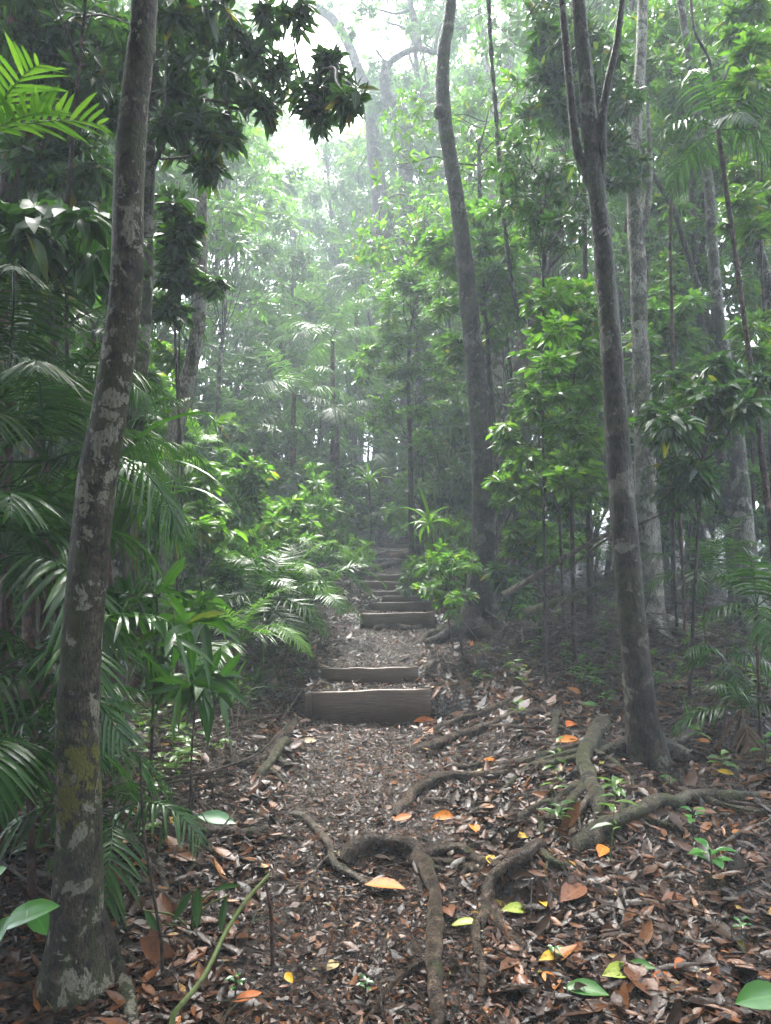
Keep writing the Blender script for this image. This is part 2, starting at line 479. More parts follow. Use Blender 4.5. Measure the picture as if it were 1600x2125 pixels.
def groundmat():
    m, t, N, L = newmat("forest_floor")
    out = N.new("ShaderNodeOutputMaterial"); p = N.new("ShaderNodeBsdfPrincipled")
    v = mapping(N, L)
    n1 = noise(N, L, v, 1.3, 5, .6); n2 = noise(N, L, v, 26, 8, .7, .6); n3 = noise(N, L, v, 7, 6, .65)
    vo = N.new("ShaderNodeTexVoronoi"); vo.inputs["Scale"].default_value = 34; vo.inputs["Randomness"].default_value = 1; L.new(v, vo.inputs["Vector"])
    r1 = ramp(N, ((.38, (.008, .005, .004)), (.48, (.020, .012, .008)), (.56, (.038, .023, .015)), (.68, (.065, .041, .028)))); L.new(n2.outputs[0], r1.inputs[0])
    vr = ramp(N, ((0, (.35, .3, .28)), (.5, (1, .9, .8)), (1, (1.0, .7, .5)))); L.new(vo.outputs["Color"], vr.inputs[0])
    c = mixc(N, L, .75, r1.outputs[0], vr.outputs[0], 'MULTIPLY')
    L.new(c, p.inputs["Base Color"])
    r3 = ramp(N, ((.42, (.07, .07, .07)), (.60, (.32, .32, .32)))); L.new(n3.outputs[0], r3.inputs[0]); L.new(r3.outputs[0], p.inputs["Roughness"])
    a = N.new("ShaderNodeMath"); a.operation = 'ADD'; L.new(n2.outputs[0], a.inputs[0])
    b = N.new("ShaderNodeMath"); b.operation = 'MULTIPLY'; b.inputs[1].default_value = .7; L.new(vo.outputs["Distance"], b.inputs[0]); L.new(b.outputs[0], a.inputs[1])
    L.new(bump(N, L, a.outputs[0], .9, .03), p.inputs["Normal"])
    L.new(p.outputs[0], out.inputs[0])
    return m
M['ground'] = groundmat()
def bark(name, dark, mid, pale, pale_amt=.5, moss=0.0, mossc=(.05, .07, .018), rings=0.0, spot=None, rough=.55, scale=1.0):
    """blotched bark; spot = (object-space point, radius) of a yellow-green lichen patch"""
    m, t, N, L = newmat(name)
    out = N.new("ShaderNodeOutputMaterial"); p = N.new("ShaderNodeBsdfPrincipled")
    v = mapping(N, L, (scale, scale, scale * .85)); vf = mapping(N, L, (scale, scale, scale * .4))
    big = noise(N, L, v, 8, 8, .68, .3); fine = noise(N, L, vf, 55, 6, .65); pat = noise(N, L, v, 5, 7, .66, .3)
    r1 = ramp(N, ((.42, dark), (.475, tuple(x * .8 for x in mid)), (.53, mid), (.60, tuple(x * 1.8 for x in mid)))); L.new(big.outputs[0], r1.inputs[0])
    fc = ramp(N, ((.40, (.18, .18, .18)), (.5, (.5, .5, .5)), (.60, (.8, .8, .8)))); L.new(fine.outputs[0], fc.inputs[0])
    c = mixc(N, L, .8, r1.outputs[0], fc.outputs[0], 'OVERLAY')
    fm = ramp(N, ((.40, (.35, .35, .35)), (.50, (1, 1, 1)))); L.new(fine.outputs[0], fm.inputs[0])
    if moss:
        n4 = noise(N, L, mapping(N, L, (scale * .8, scale * .8, scale * .5)), 4, 7, .66, .4)
        r4 = ramp(N, ((.60 - .16 * moss, (0, 0, 0)), (.66 - .16 * moss, (.85, .85, .85)))); L.new(n4.outputs[0], r4.inputs[0])
        f4 = N.new("ShaderNodeMath"); f4.operation = 'MULTIPLY'; L.new(r4.outputs[0], f4.inputs[0]); L.new(fm.outputs[0], f4.inputs[1])
        c = mixc(N, L, f4.outputs[0], c, mossc)
    r2 = ramp(N, ((.63 - .11 * pale_amt, (0, 0, 0)), (.645 - .11 * pale_amt, (1, 1, 1)))); L.new(pat.outputs[0], r2.inputs[0])
    f2 = N.new("ShaderNodeMath"); f2.operation = 'MULTIPLY'; L.new(r2.outputs[0], f2.inputs[0]); L.new(fm.outputs[0], f2.inputs[1])
    c = mixc(N, L, f2.outputs[0], c, pale)
    if spot:
        tc = N.new("ShaderNodeTexCoord"); ds = N.new("ShaderNodeVectorMath"); ds.operation = 'DISTANCE'
        L.new(tc.outputs["Object"], ds.inputs[0]); ds.inputs[1].default_value = spot[0]
        n5 = noise(N, L, mapping(N, L), 16, 6, .65)
        s1 = N.new("ShaderNodeMath"); s1.operation = 'MULTIPLY_ADD'; L.new(n5.outputs[0], s1.inputs[0]); s1.inputs[1].default_value = -spot[1] * 6.5; s1.inputs[2].default_value = spot[1] * 3.5
        s2 = N.new("ShaderNodeMath"); s2.operation = 'ADD'; L.new(ds.outputs["Value"], s2.inputs[0]); L.new(s1.outputs[0], s2.inputs[1])
        r5 = ramp(N, ((0, (1, 1, 1)), (min(.99, spot[1] * .8), (1, 1, 1)), (min(1, spot[1]), (0, 0, 0)))); L.new(s2.outputs[0], r5.inputs[0])
        f5 = N.new("ShaderNodeMath"); f5.operation = 'MULTIPLY'; L.new(r5.outputs[0], f5.inputs[0]); L.new(fm.outputs[0], f5.inputs[1])
        c = mixc(N, L, f5.outputs[0], c, (.17, .165, .03))
    L.new(c, p.inputs["Base Color"]); p.inputs["Roughness"].default_value = rough; p.inputs["Specular IOR Level"].default_value = .25
    h = fine.outputs[0]
    if rings:
        wv = N.new("ShaderNodeTexWave"); wv.bands_direction = 'Z'; wv.inputs["Scale"].default_value = rings; wv.inputs["Distortion"].default_value = 5; wv.inputs["Detail"].default_value = 3
        L.new(mapping(N, L), wv.inputs["Vector"])
        ad = N.new("ShaderNodeMath"); ad.operation = 'MULTIPLY_ADD'; ad.inputs[1].default_value = .35; L.new(wv.outputs["Fac"], ad.inputs[0]); L.new(fine.outputs[0], ad.inputs[2]); h = ad.outputs[0]
    ad = N.new("ShaderNodeMath"); ad.operation = 'ADD'; L.new(h, ad.inputs[0]); L.new(big.outputs[0], ad.inputs[1])
    L.new(bump(N, L, ad.outputs[0], 1.0, .06), p.inputs["Normal"])
    L.new(p.outputs[0], out.inputs[0])
    return m
M['bark'] = bark("grey_bark", (.022, .020, .015), (.070, .063, .047), (.28, .27, .23), .75, .45)
M['barkpale'] = bark("pale_bark", (.09, .08, .066), (.22, .20, .165), (.40, .385, .335), .75, .45)
M['barkdark'] = bark("dark_bark", (.016, .012, .010), (.042, .033, .027), (.15, .13, .11), .35, .4, rings=1.6)
M['barkbrown'] = bark("brown_bark", (.015, .011, .008), (.043, .033, .024), (.21, .20, .16), .5, .6, (.040, .050, .018))
M['barkred'] = bark("red_brown_bark", (.045, .024, .018), (.105, .060, .045), (.16, .11, .09), .1, .1)
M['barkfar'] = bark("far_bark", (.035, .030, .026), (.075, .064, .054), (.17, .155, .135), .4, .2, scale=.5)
M['twig'] = bark("twig_bark", (.020, .015, .012), (.055, .042, .032), (.14, .12, .10), .2, .1)
M['root'] = bark("wet_root", (.040, .027, .019), (.115, .082, .058), (.20, .165, .125), .2, .12, rough=.34, scale=2)
M['rootmoss'] = bark("mossy_root", (.036, .028, .019), (.095, .078, .052), (.17, .17, .11), .3, .8, (.080, .092, .030), rough=.5, scale=2)
M['rootpale'] = bark("pale_root", (.06, .048, .036), (.16, .13, .10), (.30, .27, .22), .6, .1, rough=.4, scale=2)
M['stem'] = fallen("green_stem", (.10, .14, .035), .35, (.06, .06, .03))
def boardmat():
    m, t, N, L = newmat("wet_timber")
    out = N.new("ShaderNodeOutputMaterial"); p = N.new("ShaderNodeBsdfPrincipled")
    v = mapping(N, L, (1.2, 6, 22)); n1 = noise(N, L, v, 4, 8, .65, .5); n2 = noise(N, L, mapping(N, L), 5, 5, .6)
    r = ramp(N, ((.36, (.028, .017, .011)), (.5, (.085, .050, .031)), (.64, (.16, .10, .066)))); L.new(n1.outputs[0], r.inputs[0])
    r2 = ramp(N, ((.45, (0, 0, 0)), (.62, (1, 1, 1)))); L.new(n2.outputs[0], r2.inputs[0])
    c = mixc(N, L, r2.outputs[0], r.outputs[0], (.075, .038, .022))
    L.new(c, p.inputs["Base Color"]); p.inputs["Roughness"].default_value = .42
    L.new(bump(N, L, n1.outputs[0], .5, .006), p.inputs["Normal"]); L.new(p.outputs[0], out.inputs[0])
    return m
M['board'] = boardmat()

# ------------------------------------------------------------------ the ground: one sheet out to the horizon
def axis(segs):
    o = []
    for a, b, s in segs:
        o += list(np.arange(a, b, s))
    return np.array(o)
ys = axis(((-40, -4, 3), (-4, 1.5, .25), (1.5, 5, .03), (5, 9, .05), (9, 22, .1), (22, 40, .6), (40, 90, 3), (90, 301, 15)))
extra = []
for Y in SY: extra += [Y - 0.02, Y + 0.05]
ys = np.unique(np.round(np.concatenate((ys, extra)), 3))
xs = axis(((-210, -60, 15), (-60, -14, 3), (-14, -4, .4), (-4, -2, .08), (-2, 2.4, .03), (2.4, 5, .08), (5, 14, .4), (14, 60, 3), (60, 211, 15)))
X, Yg = np.meshgrid(xs, ys)
Z = ground(X, Yg)
idx = np.arange(X.size).reshape(X.shape)
g = MB()
g.add(np.stack((X, Yg, Z), -1).reshape(-1, 3), np.stack((idx[:-1, :-1], idx[:-1, 1:], idx[1:, 1:], idx[1:, :-1]), -1).reshape(-1, 4))
tag(g.build("ground", M['ground'], smooth=True), kind="structure")

# ------------------------------------------------------------------ timber steps
WHERE = ["the lowest and widest wooden step riser, right above the trampled foreground mud", "low wooden step board just behind the lowest riser", "tall dark step riser above the long muddy landing",
         "short thin riser right above the tall middle riser", "narrow riser half hidden by litter, between two long boards", "riser board two below the root that crosses the steps",
         "wide step board with a grey root lying over its right end", "step board below the pale roots that cross the path", "lower board of the small upper flight, above the pale roots",
         "middle board of the small upper flight at the top of the path", "topmost step board, last before the dark forest"]
def box(m, x0, x1, y0, y1, zz, slump=0):
    """zz = (z bottom, z top left, z top right); slightly worn top edge"""
    n = 9
    xs_ = np.linspace(x0, x1, n); r = np.random.default_rng(int(abs(x0 * 977 + y0 * 131)))
    top = np.interp(xs_, (x0, x1), zz[1:]) + r.normal(0, .0035, n)
    rows = []
    for x_, t_ in zip(xs_, top):
        rows.append(((x_, y0, zz[0]), (x_, y0 - .001, t_ - .008), (x_, y0 + .007, t_), (x_, y1 - .007, t_), (x_, y1, t_ - .008), (x_, y1, zz[0])))
    V = np.array(rows).reshape(-1, 3); Q = []
    for i in range(n - 1):
        for c in range(6):
            a, b = i * 6 + c, i * 6 + (c + 1) % 6
            Q.append((a, b, b + 6, a + 6))
    m.add(V, Q)
    e = (n - 1) * 6
    m.q.append(np.array(((0, 5, 4, 1), (1, 4, 3, 2), (e, e + 1, e + 4, e + 5), (e + 1, e + 2, e + 3, e + 4))) + m.n - len(V))
for i, (a, b, t0, t1, bt, Y) in enumerate(STEPS):
    pl, pr = at(a, t0, Y), at(b, t1, Y)
    zb = at(a, bt, Y)[2] - .12
    base = ((pl[0] + pr[0]) / 2, Y, zb + .12)
    st = thing("timber_step", base, WHERE[i], "step", "timber steps up the path")
    m = MB(); box(m, pl[0], pr[0], Y - .045, Y, (zb, pl[2], pr[2])); m.build("board", M['board'], st, base)
    if i == 0:
        for (xx, zz) in ((pl[0] - .045, pl[2] + .005), (pr[0] - .045, pr[2] + .012)):
            m = MB(); box(m, xx, xx + .055, Y + (-.075 if xx < 0 - .3 else .003), Y + (-.048 if xx < -.3 else .04), (zb, zz, zz)); m.build("stake", M['board'], st, base)

# ------------------------------------------------------------------ litter (nobody could count it)
rng = np.random.default_rng(11)
def scatter(n, y0, y1, pw, half):
    u = rng.uniform(0, 1, n)
    y = (y0 ** (1 - pw) + u * (y1 ** (1 - pw) - y0 ** (1 - pw))) ** (1 / (1 - pw)) if pw != 1 else y0 * (y1 / y0) ** u
    x = rng.uniform(-1, 1, n) * (half(y))
    return x, y
def lay(n, y0, y1, Lr, asp, tm, lift, tilt, half, path_small=True, pw=1.35):
    m = MB()
    x, y = scatter(n, y0, y1, pw, half)
    d = np.abs(x - np.interp(y, _cy, _cx))
    inpath = (d < 0.45)
    keep = ~inpath | (rng.uniform(0, 1, n) < .22)
    x, y, inpath = x[keep], y[keep], inpath[keep]; n = len(x)
    e = .04
    gx = (ground(x + e, y) - ground(x - e, y)) / (2 * e); gy = (ground(x, y + e) - ground(x, y - e)) / (2 * e)
    gx, gy = np.clip(gx, -.8, .8), np.clip(gy, -.8, .8)
    Nn = unit(np.stack((-gx, -gy, np.ones(n)), 1) + rng.normal(0, tilt, (n, 3)))
    D = rng.normal(0, 1, (n, 3)); D -= Nn * (D * Nn).sum(1)[:, None]
    L_ = rng.lognormal(math.log(Lr), .38, n) * np.where(inpath, .62, 1.0)
    z = ground(x, y) + rng.uniform(.0, lift, n)
    D = unit(D)
    P = np.stack((x, y, z), 1) - D * (L_ / 2)[:, None] + Nn * .006
    W_ = L_ * rng.uniform(asp * .55, asp * 1.35, n) * np.sign(rng.uniform(-.35, 1, n) + 1e-6)
    leaves(m, P, D, Nn, L_, np.abs(W_), tm, rng.normal(.0, .16, n))
    return m
half_n = lambda y: 0.72 * y + 1.6
l1 = lay(34000, 1.7, 8.0, .064, .36, T_MID, .022, .24, half_n)
l2 = lay(36000, 6.0, 24.0, .085, .36, T_FAR, .03, .26, half_n, pw=1.2)
l3 = lay(60000, 1.7, 10.0, .030, .42, T_FAR, .016, .28, half_n)
def lay_path(n, y0, y1, Lr):
    m = MB(); y = y0 * (y1 / y0) ** rng.uniform(0, 1, n); x = np.interp(y, _cy, _cx) + rng.normal(0, .34, n)
    Nn = unit(np.stack((rng.normal(0, .35, n), rng.normal(0, .35, n), np.ones(n)), 1)); D = rng.normal(0, 1, (n, 3)); D -= Nn * (D * Nn).sum(1)[:, None]; D = unit(D)
    L_ = rng.lognormal(math.log(Lr), .5, n)
    P = np.stack((x, y, ground(x, y) + rng.uniform(0, .012, n)), 1) - D * (L_ / 2)[:, None]
    leaves(m, P, D, Nn, L_, L_ * rng.uniform(.2, .6, n), T_FAR, 0)
    return m
l4 = lay_path(24000, 1.8, 12, .022)
l5 = lay(700, 1.7, 5.0, .10, .40, T_NEAR, .03, .38, half_n)
l6 = lay(2600, 3.5, 9.0, .08, .40, T_MID, .03, .38, half_n)
for q in (l2, l3, l4, l5, l6):
    l1.add(np.concatenate(q.v), np.concatenate(q.q), np.concatenate(q.a))
tag(l1.build("fallen_leaf_litter", M['litter']), kind="stuff", label="wet brown leaf litter covering the forest floor", cat="litter")
tw = MB()
n = 2600
x, y = scatter(n, 1.8, 14, 1.4, half_n)
d = np.abs(x - np.interp(y, _cy, _cx)); k = (d > .35) | (rng.uniform(0, 1, n) < .35); x, y = x[k], y[k]; n = len(x)
a = rng.uniform(0, 3.14, n); ln = rng.lognormal(math.log(.16), .6, n) * np.where(x < -.5, 1.5, .9)
x2, y2 = x + np.cos(a) * ln, y + np.sin(a) * ln
A_ = np.stack((x, y, ground(x, y) + rng.uniform(.005, .03, n)), 1); B_ = np.stack((x2, y2, ground(x2, y2) + rng.uniform(.005, .05, n)), 1)
sticks(tw, A_, B_, rng.uniform(.0012, .0045, n)[:, None], rng.uniform(.0008, .003, n)[:, None])
tag(tw.build("twig_litter", M['twig']), kind="stuff", label="small dark twigs strewn through the leaf litter", cat="litter")

bw = MB()
for (x0, x1, y0, y1, n, hz) in ((.9, 5.5, 7.0, 12, 1300, .5), (-3.0, -.75, 3.2, 8.0, 1000, .2), (-6, -1.2, 8, 14, 500, .3), (1.6, 5, 4.2, 7.5, 160, .08)):
    x = rng.uniform(x0, x1, n); y = rng.uniform(y0, y1, n); a = rng.uniform(0, 6.28, n); ln = rng.lognormal(math.log(.42), .5, n)
    z = ground(x, y) + rng.uniform(0, 1, n) ** 2 * hz
    x2 = x + np.cos(a) * ln; y2 = y + np.sin(a) * ln
    k = np.abs(x2 - np.interp(y2, _cy, _cx)) > .6
    z2 = np.maximum(ground(x2, y2), z + rng.normal(0, .28, n) * ln)
    r_ = rng.uniform(.003, .011, n)
    sticks(bw, np.stack((x, y, z), 1)[k], np.stack((x2, y2, z2), 1)[k], r_[k][:, None], (r_ * .6)[k][:, None])
tag(bw.build("brushwood", M['root']), kind="stuff", label="tangle of dead twigs and thin branches lying under the trees", cat="brushwood")
gp_, gs_ = MB(), MB()
n = 900
x, y = scatter(n, 3.4, 17, 1.1, lambda y: .75 * y + 1)
d = np.abs(x - np.interp(y, _cy, _cx)); k = (d > .95) & ((x < 0) | (y > 6.5) | (rng.uniform(0, 1, n) < .12)); x, y = x[k], y[k]; n = len(x)
h = rng.lognormal(math.log(.16), .5, n); A_ = np.stack((x, y, ground(x, y)), 1); B_ = A_ + np.stack((rng.normal(0, .15, n) * h, rng.normal(0, .15, n) * h, h), 1)
sticks(gp_, A_, B_, .003, .002)
for q in range(9):
    az = q * 2.4 + rng.uniform(0, .8, n); f_ = .45 + .55 * q / 8
    D = np.stack((np.cos(az), np.sin(az), rng.uniform(-.1, .7, n)), 1); LL = rng.lognormal(math.log(.085), .35, n)
    leaves(gp_, A_ + (B_ - A_) * f_, D, np.tile((0, 0, 1.), (n, 1)) + rng.normal(0, .2, (n, 3)), LL, LL * .36, T_MID, .3)
tag(gp_.build("ground_plants", M['mid']), kind="stuff", label="low leafy seedlings and ferns carpeting the verges", cat="ground cover")

# ------------------------------------------------------------------ trees with trunks one can follow in the photo
def trunk_pts(pts, Y, dY=0.0):
    """pts: (px, py, width px) from the foot up; the trunk leans away by dY over its length"""
    n = len(pts)
    P = np.array([at(p[0], p[1], Y + dY * i / (n - 1)) for i, p in enumerate(pts)])
    r = np.array([p[2] / 2 * (Y + dY * i / (n - 1)) / F for i, p in enumerate(pts)])
    return P, r
def trunk_mesh(P, r, rng, sides=20, rough=.035, sub=8, lumps=.012):
    Q = smooth_path(P, sub)
    t0 = np.concatenate(((0,), np.cumsum(np.linalg.norm(np.diff(P, axis=0), axis=1))))
    t1 = np.concatenate(((0,), np.cumsum(np.linalg.norm(np.diff(Q, axis=0), axis=1))))
    rr = np.interp(t1 / t1[-1], t0 / t0[-1], r)
    m = MB(); m.add(*tube(Q, rr, sides, rough, rng, lumps)); return m, Q, rr
def real_tree(name, label, pts, Y, mat, seed, dY=0.0, rise=4.0, crown=None, flare=1.5, roots=5, limbs=(), cmat='dark', group=None, L=.15, rough=.035, clumps=None, rb=.012, tips=14, per=7, style='whorl', slim=1.0):
    rng = np.random.default_rng(seed)
    P, r = trunk_pts(pts, Y, dY); r = r * slim
    gz = float(ground(P[0][0], P[0][1]))
    P[0][2] = gz + .02
    d = unit(P[-1] - P[-2]); d = unit(d * .7 + np.array((0, 0, .3)))
    if rise:
        P = np.vstack((P, P[-1] + d * rise * .5, P[-1] + d * rise)); r = np.concatenate((r, (r[-1] * .75, r[-1] * .4)))
    low = P[0] - np.array((0, 0, .25)); kn = P[0] + (P[1] - P[0]) * min(.35, .3 / np.linalg.norm(P[1] - P[0]))
    P = np.vstack((low, P[:1], kn, P[1:])); r = np.concatenate(((r[0] * flare * 1.25, r[0] * flare), (r[0] * 1.05,), r[1:]))
    base = (P[1][0], P[1][1], gz)
    t = thing(name, base, label, "tree", group)
    m, Q, rr = trunk_mesh(P, r, rng, rough=rough)
    m.build("trunk", M[mat] if isinstance(mat, str) else mat, t, base, True)
    for k in range(roots):
        az = k * 6.283 / roots + rng.uniform(-.4, .4); ln = r[1] * rng.uniform(2.5, 5)
        pr = []
        for s in np.linspace(0, 1, 7):
            x_ = base[0] + math.cos(az + .5 * s * rng.uniform(-1, 1)) * (r[1] * .55 + ln * s); y_ = base[1] + math.sin(az) * (r[1] * .55 + ln * s)
            pr.append((x_, y_, float(ground(x_, y_)) + r[1] * (.75 * (1 - s) ** 2 + .04) - .05 * s))
        m = MB(); m.add(*tube(smooth_path(pr, 2), np.linspace(r[1] * .42, r[1] * .06, 13), 8, .06, rng)); m.build("root", M[mat] if isinstance(mat, str) else mat, t, base, True)
    for lp in limbs:
        LP, lr = trunk_pts(lp[0], lp[1] if len(lp) > 1 else Y, lp[2] if len(lp) > 2 else 0); lr = lr * slim
        if len(lp) > 3 and lp[3]:
            dd = unit(LP[-1] - LP[-2]); LP = np.vstack((LP, LP[-1] + dd * lp[3])); lr = np.concatenate((lr, (lr[-1] * .5,)))
        m, _, _ = trunk_mesh(LP, lr, rng, 12, .03, 6); m.build("limb", M[mat] if isinstance(mat, str) else mat, t, base, True)
    cl = list(clumps or [])
    if crown:
        n_, rad_, cr_ = crown
        top = Q[-1]
        for k in range(n_):
            o = rng.normal(0, 1, 3); o = o / np.linalg.norm(o) * rad_ * rng.uniform(.5, 1); o[2] = abs(o[2]) * .6 - .25 * rad_
            cl.append((top + o, cr_ * rng.uniform(.7, 1.3), Q[-1 - int(rng.integers(1, 6))]))
    if cl:
        lm = MB()
        for part in ([[c] for c in cl] if len(cl) < 10 else [cl]):
            _, bm = foliage(rng, part, L, .34, style, tips, per, T_MID, .2, leafM=lm, rb=rb)
            if not bm.empty: bm.build("branch", M['twig'], t, base)
        lm.build("crown", M[cmat], t, base)
    return t
def px_clumps(lst, Y, rng, jit=.3, att=None, rpx=None):
    """clumps from (px, py, radius px); each hangs on the attach point nearest to it"""
    o = []
    for q in lst:
        yy = Y + rng.normal(0, jit)
        c = at(q[0], q[1], yy)
        a = None
        if att is not None:
            A = np.array(att); a = A[np.argmin(np.linalg.norm(A - c, axis=1))]
        o.append((c, (q[2] if len(q) > 2 else rpx) * yy / F, a))
    return o

# T1: mossy trunk in the left foreground
b1 = at(165, 2085, 2.55)
sp = at(158, 1625, 2.47)
g1 = float(ground(b1[0], b1[1]))
M['bark1'] = bark("lichen_bark", (.018, .014, .010), (.066, .055, .036), (.32, .30, .23), .68, .7, (.060, .072, .026), spot=(tuple(sp - np.array((b1[0], b1[1], g1))), .16), scale=2.2)
t1 = real_tree("mossy_tree", "grey blotched trunk nearest the viewer, left, yellow-green lichen patch near its foot",
          [(152, 2090, 132), (158, 1930, 106), (164, 1700, 91), (162, 1500, 84), (167, 1380, 78), (176, 1250, 77), (201, 1000, 76), (229, 850, 68), (261, 600, 66), (268, 350, 64), (293, 100, 57), (300, 0, 55)],
          2.55, 'bark1', 1, rise=4.5, flare=1.2, roots=0, crown=(40, 3.4, .9), cmat='dark')
Wr = [at(160, 1870, 2.6), at(190, 1925, 2.56), on_ground(232, 2010), on_ground(262, 2075), on_ground(275, 2140)]
P = smooth_path(np.array(Wr), 5); P[11:, 2] += .01
m = MB(); m.add(*tube(P, np.linspace(.062, .018, len(P)), 10, .08, np.random.default_rng(4))); m.build("root", M['bark1'], t1, tuple(t1.location), True)
# T2 and its dark overhanging bough
r2 = np.random.default_rng(2)
spine = [at(p[0], p[1], 5.2) for p in ((332, 330), (352, 240), (372, 150), (395, 110), (420, 205), (470, 210), (520, 217), (580, 208), (640, 200), (345, 30), (420, 80), (470, 50))]
bough = px_clumps([(700, 175, 40), (655, 200, 44), (690, 130, 34), (725, 205, 40), (600, 165, 46), (560, 140, 44), (655, 245, 40), (520, 110, 46), (480, 70, 46), (430, 50, 46), (560, 35, 40), (620, 30, 40), (400, 120, 52),
                   (450, 150, 52), (500, 170, 50), (540, 225, 40), (470, 235, 44), (410, 250, 50), (375, 200, 50), (440, 290, 44), (385, 315, 44), (360, 90, 50), (355, 160, 50), (430, 350, 36), (350, 260, 44), (480, 290, 30), (395, 20, 50), (460, 10, 46), (350, 20, 50)], 5.2, r2, .35, spine)
real_tree("leaning_tree", "slimmer grey trunk behind the lichen-patched one, dark leafy bough reaching the sky gap",
          [(228, 1440, 62), (240, 1200, 56), (260, 1000, 50), (278, 850, 44), (299, 600, 36), (307, 350, 30), (322, 100, 22), (329, 0, 20)],
          5.4, 'bark', 2, rise=5, roots=3, crown=(38, 3.2, .9), clumps=bough,
          limbs=[([(318, 345, 12), (338, 300, 11), (365, 255, 9), (405, 210, 8), (470, 212, 7), (560, 215, 6), (640, 203, 4)], 5.2), ([(322, 20, 14), (350, 35, 12), (385, 70, 10), (420, 105, 7)], 5.2)], L=.125, tips=15, per=7)
# T3 pale trunk deeper on the left
real_tree("pale_tree", "thin pale trunk with a bend, standing in the mist left of the clearing",
          [(345, 1150, 40), (358, 950, 36), (382, 820, 32), (408, 700, 29), (418, 560, 26), (419, 400, 22), (421, 300, 19), (425, 150, 16), (428, 0, 15)], 7.6, 'barkpale', 3, rise=5, crown=(40, 3.2, 1.0), cmat='mid', L=.2)
# T5 tall dark trunk leaning beside the steps
t5 = real_tree("tall_tree", "tall dark ringed trunk leaning over the steps' right side, knot near its top",
               [(985, 1292, 60), (1000, 1170, 48), (1003, 1050, 45), (996, 900, 43), (985, 750, 40), (970, 600, 37), (953, 450, 34), (936, 340, 32), (922, 240, 31), (918, 180, 29), (922, 100, 27), (936, 0, 24)],
               9.3, 'barkdark', 5, rise=6, flare=1.35, roots=4, crown=(55, 4.2, 1.1), cmat='mid', rough=.03)
kc = at(906, 229, 9.15)
m = MB(); ks = np.linspace(-1, 1, 9)
m.add(*tube(np.array([kc + np.array((.10, .12, .02)) * (1 - s) * .5 - np.array((.02, .0, .0)) * s for s in ks]), np.sqrt(np.clip(1 - (ks * .97) ** 2, 0, 1)) * .085 + .002, 10, .08, np.random.default_rng(9)))
m.build("knot", M['barkdark'], [o for o in t5.children if o.name.startswith("trunk")][0], tuple(t5.location), True)
# T6 forked trunk on the right
real_tree("forked_tree", "brown trunk in the right foreground that forks into three stems high up",
          [(1342, 1582, 76), (1330, 1480, 66), (1318, 1350, 60), (1300, 1150, 54), (1288, 1000, 50), (1275, 820, 45), (1262, 640, 42), (1250, 500, 40), (1238, 400, 38), (1228, 300, 36), (1215, 150, 31), (1200, 0, 27)],
          4.85, 'barkbrown', 6, rise=4, flare=1.25, roots=2, crown=(18, 3.0, .9), cmat='mid',
          limbs=[([(1238, 420, 22), (1216, 355, 22), (1198, 310, 20), (1188, 240, 18), (1178, 130, 17), (1166, 0, 15)], 4.85, .1, 2.0), ([(1242, 430, 20), (1250, 330, 18), (1250, 250, 18), (1262, 170, 16), (1280, 90, 15), (1291, 0, 13)], 4.85, -.1, 2.0)])
# T7 pale blotched trunk
real_tree("blotched_tree", "pale blotched straight trunk behind the forked one, with a short upright side limb",
          [(1352, 1290, 54), (1348, 1150, 48), (1340, 1000, 43), (1334, 850, 38), (1328, 700, 35), (1324, 560, 33), (1318, 450, 32), (1317, 350, 29), (1322, 230, 26), (1330, 120, 23), (1334, 0, 20)],
          9.0, 'barkpale', 7, rise=5, flare=1.4, roots=4, crown=(20, 3.2, 1.0), cmat='mid',
          limbs=[([(1322, 500, 22), (1335, 462, 20), (1343, 430, 17), (1348, 360, 14), (1346, 280, 11)], 9.0, 0, .6)], L=.18)
# slim trunks on the right
real_tree("slim_tree", "slim grey trunk with dark patches near the right edge, a leaning limb half way up",
          [(1555, 1200, 46), (1540, 1050, 40), (1525, 900, 33), (1508, 780, 29), (1490, 650, 25), (1478, 500, 22), (1470, 380, 20), (1452, 270, 18), (1435, 150, 17), (1412, 0, 15)], 9.5, 'bark', 8, rise=4, roots=3, crown=(14, 2.6, 1.0), cmat='mid',
          limbs=[([(1478, 690, 16), (1455, 620, 15), (1425, 520, 13), (1400, 440, 12), (1375, 395, 11), (1350, 355, 9)], 9.5, -.4, .5)], L=.18)
real_tree("slim_tree", "narrow trunk at the extreme right edge bending outwards below its crown",
          [(1640, 1150, 34), (1630, 900, 30), (1612, 680, 26), (1590, 580, 23), (1565, 470, 20), (1552, 330, 18), (1542, 150, 16), (1536, 0, 14)], 8.5, 'bark', 9, rise=3, roots=2, crown=(12, 2.4, .9), cmat='mid')
real_tree("slim_tree", "thin leaning trunk just left of the dark-patched slim one on the right",
          [(1530, 1190, 30), (1512, 1040, 26), (1492, 930, 23), (1470, 800, 20), (1452, 640, 17), (1440, 480, 14)], 10.5, 'barkbrown', 10, rise=2, roots=2, crown=(8, 1.4, .6), cmat='mid')
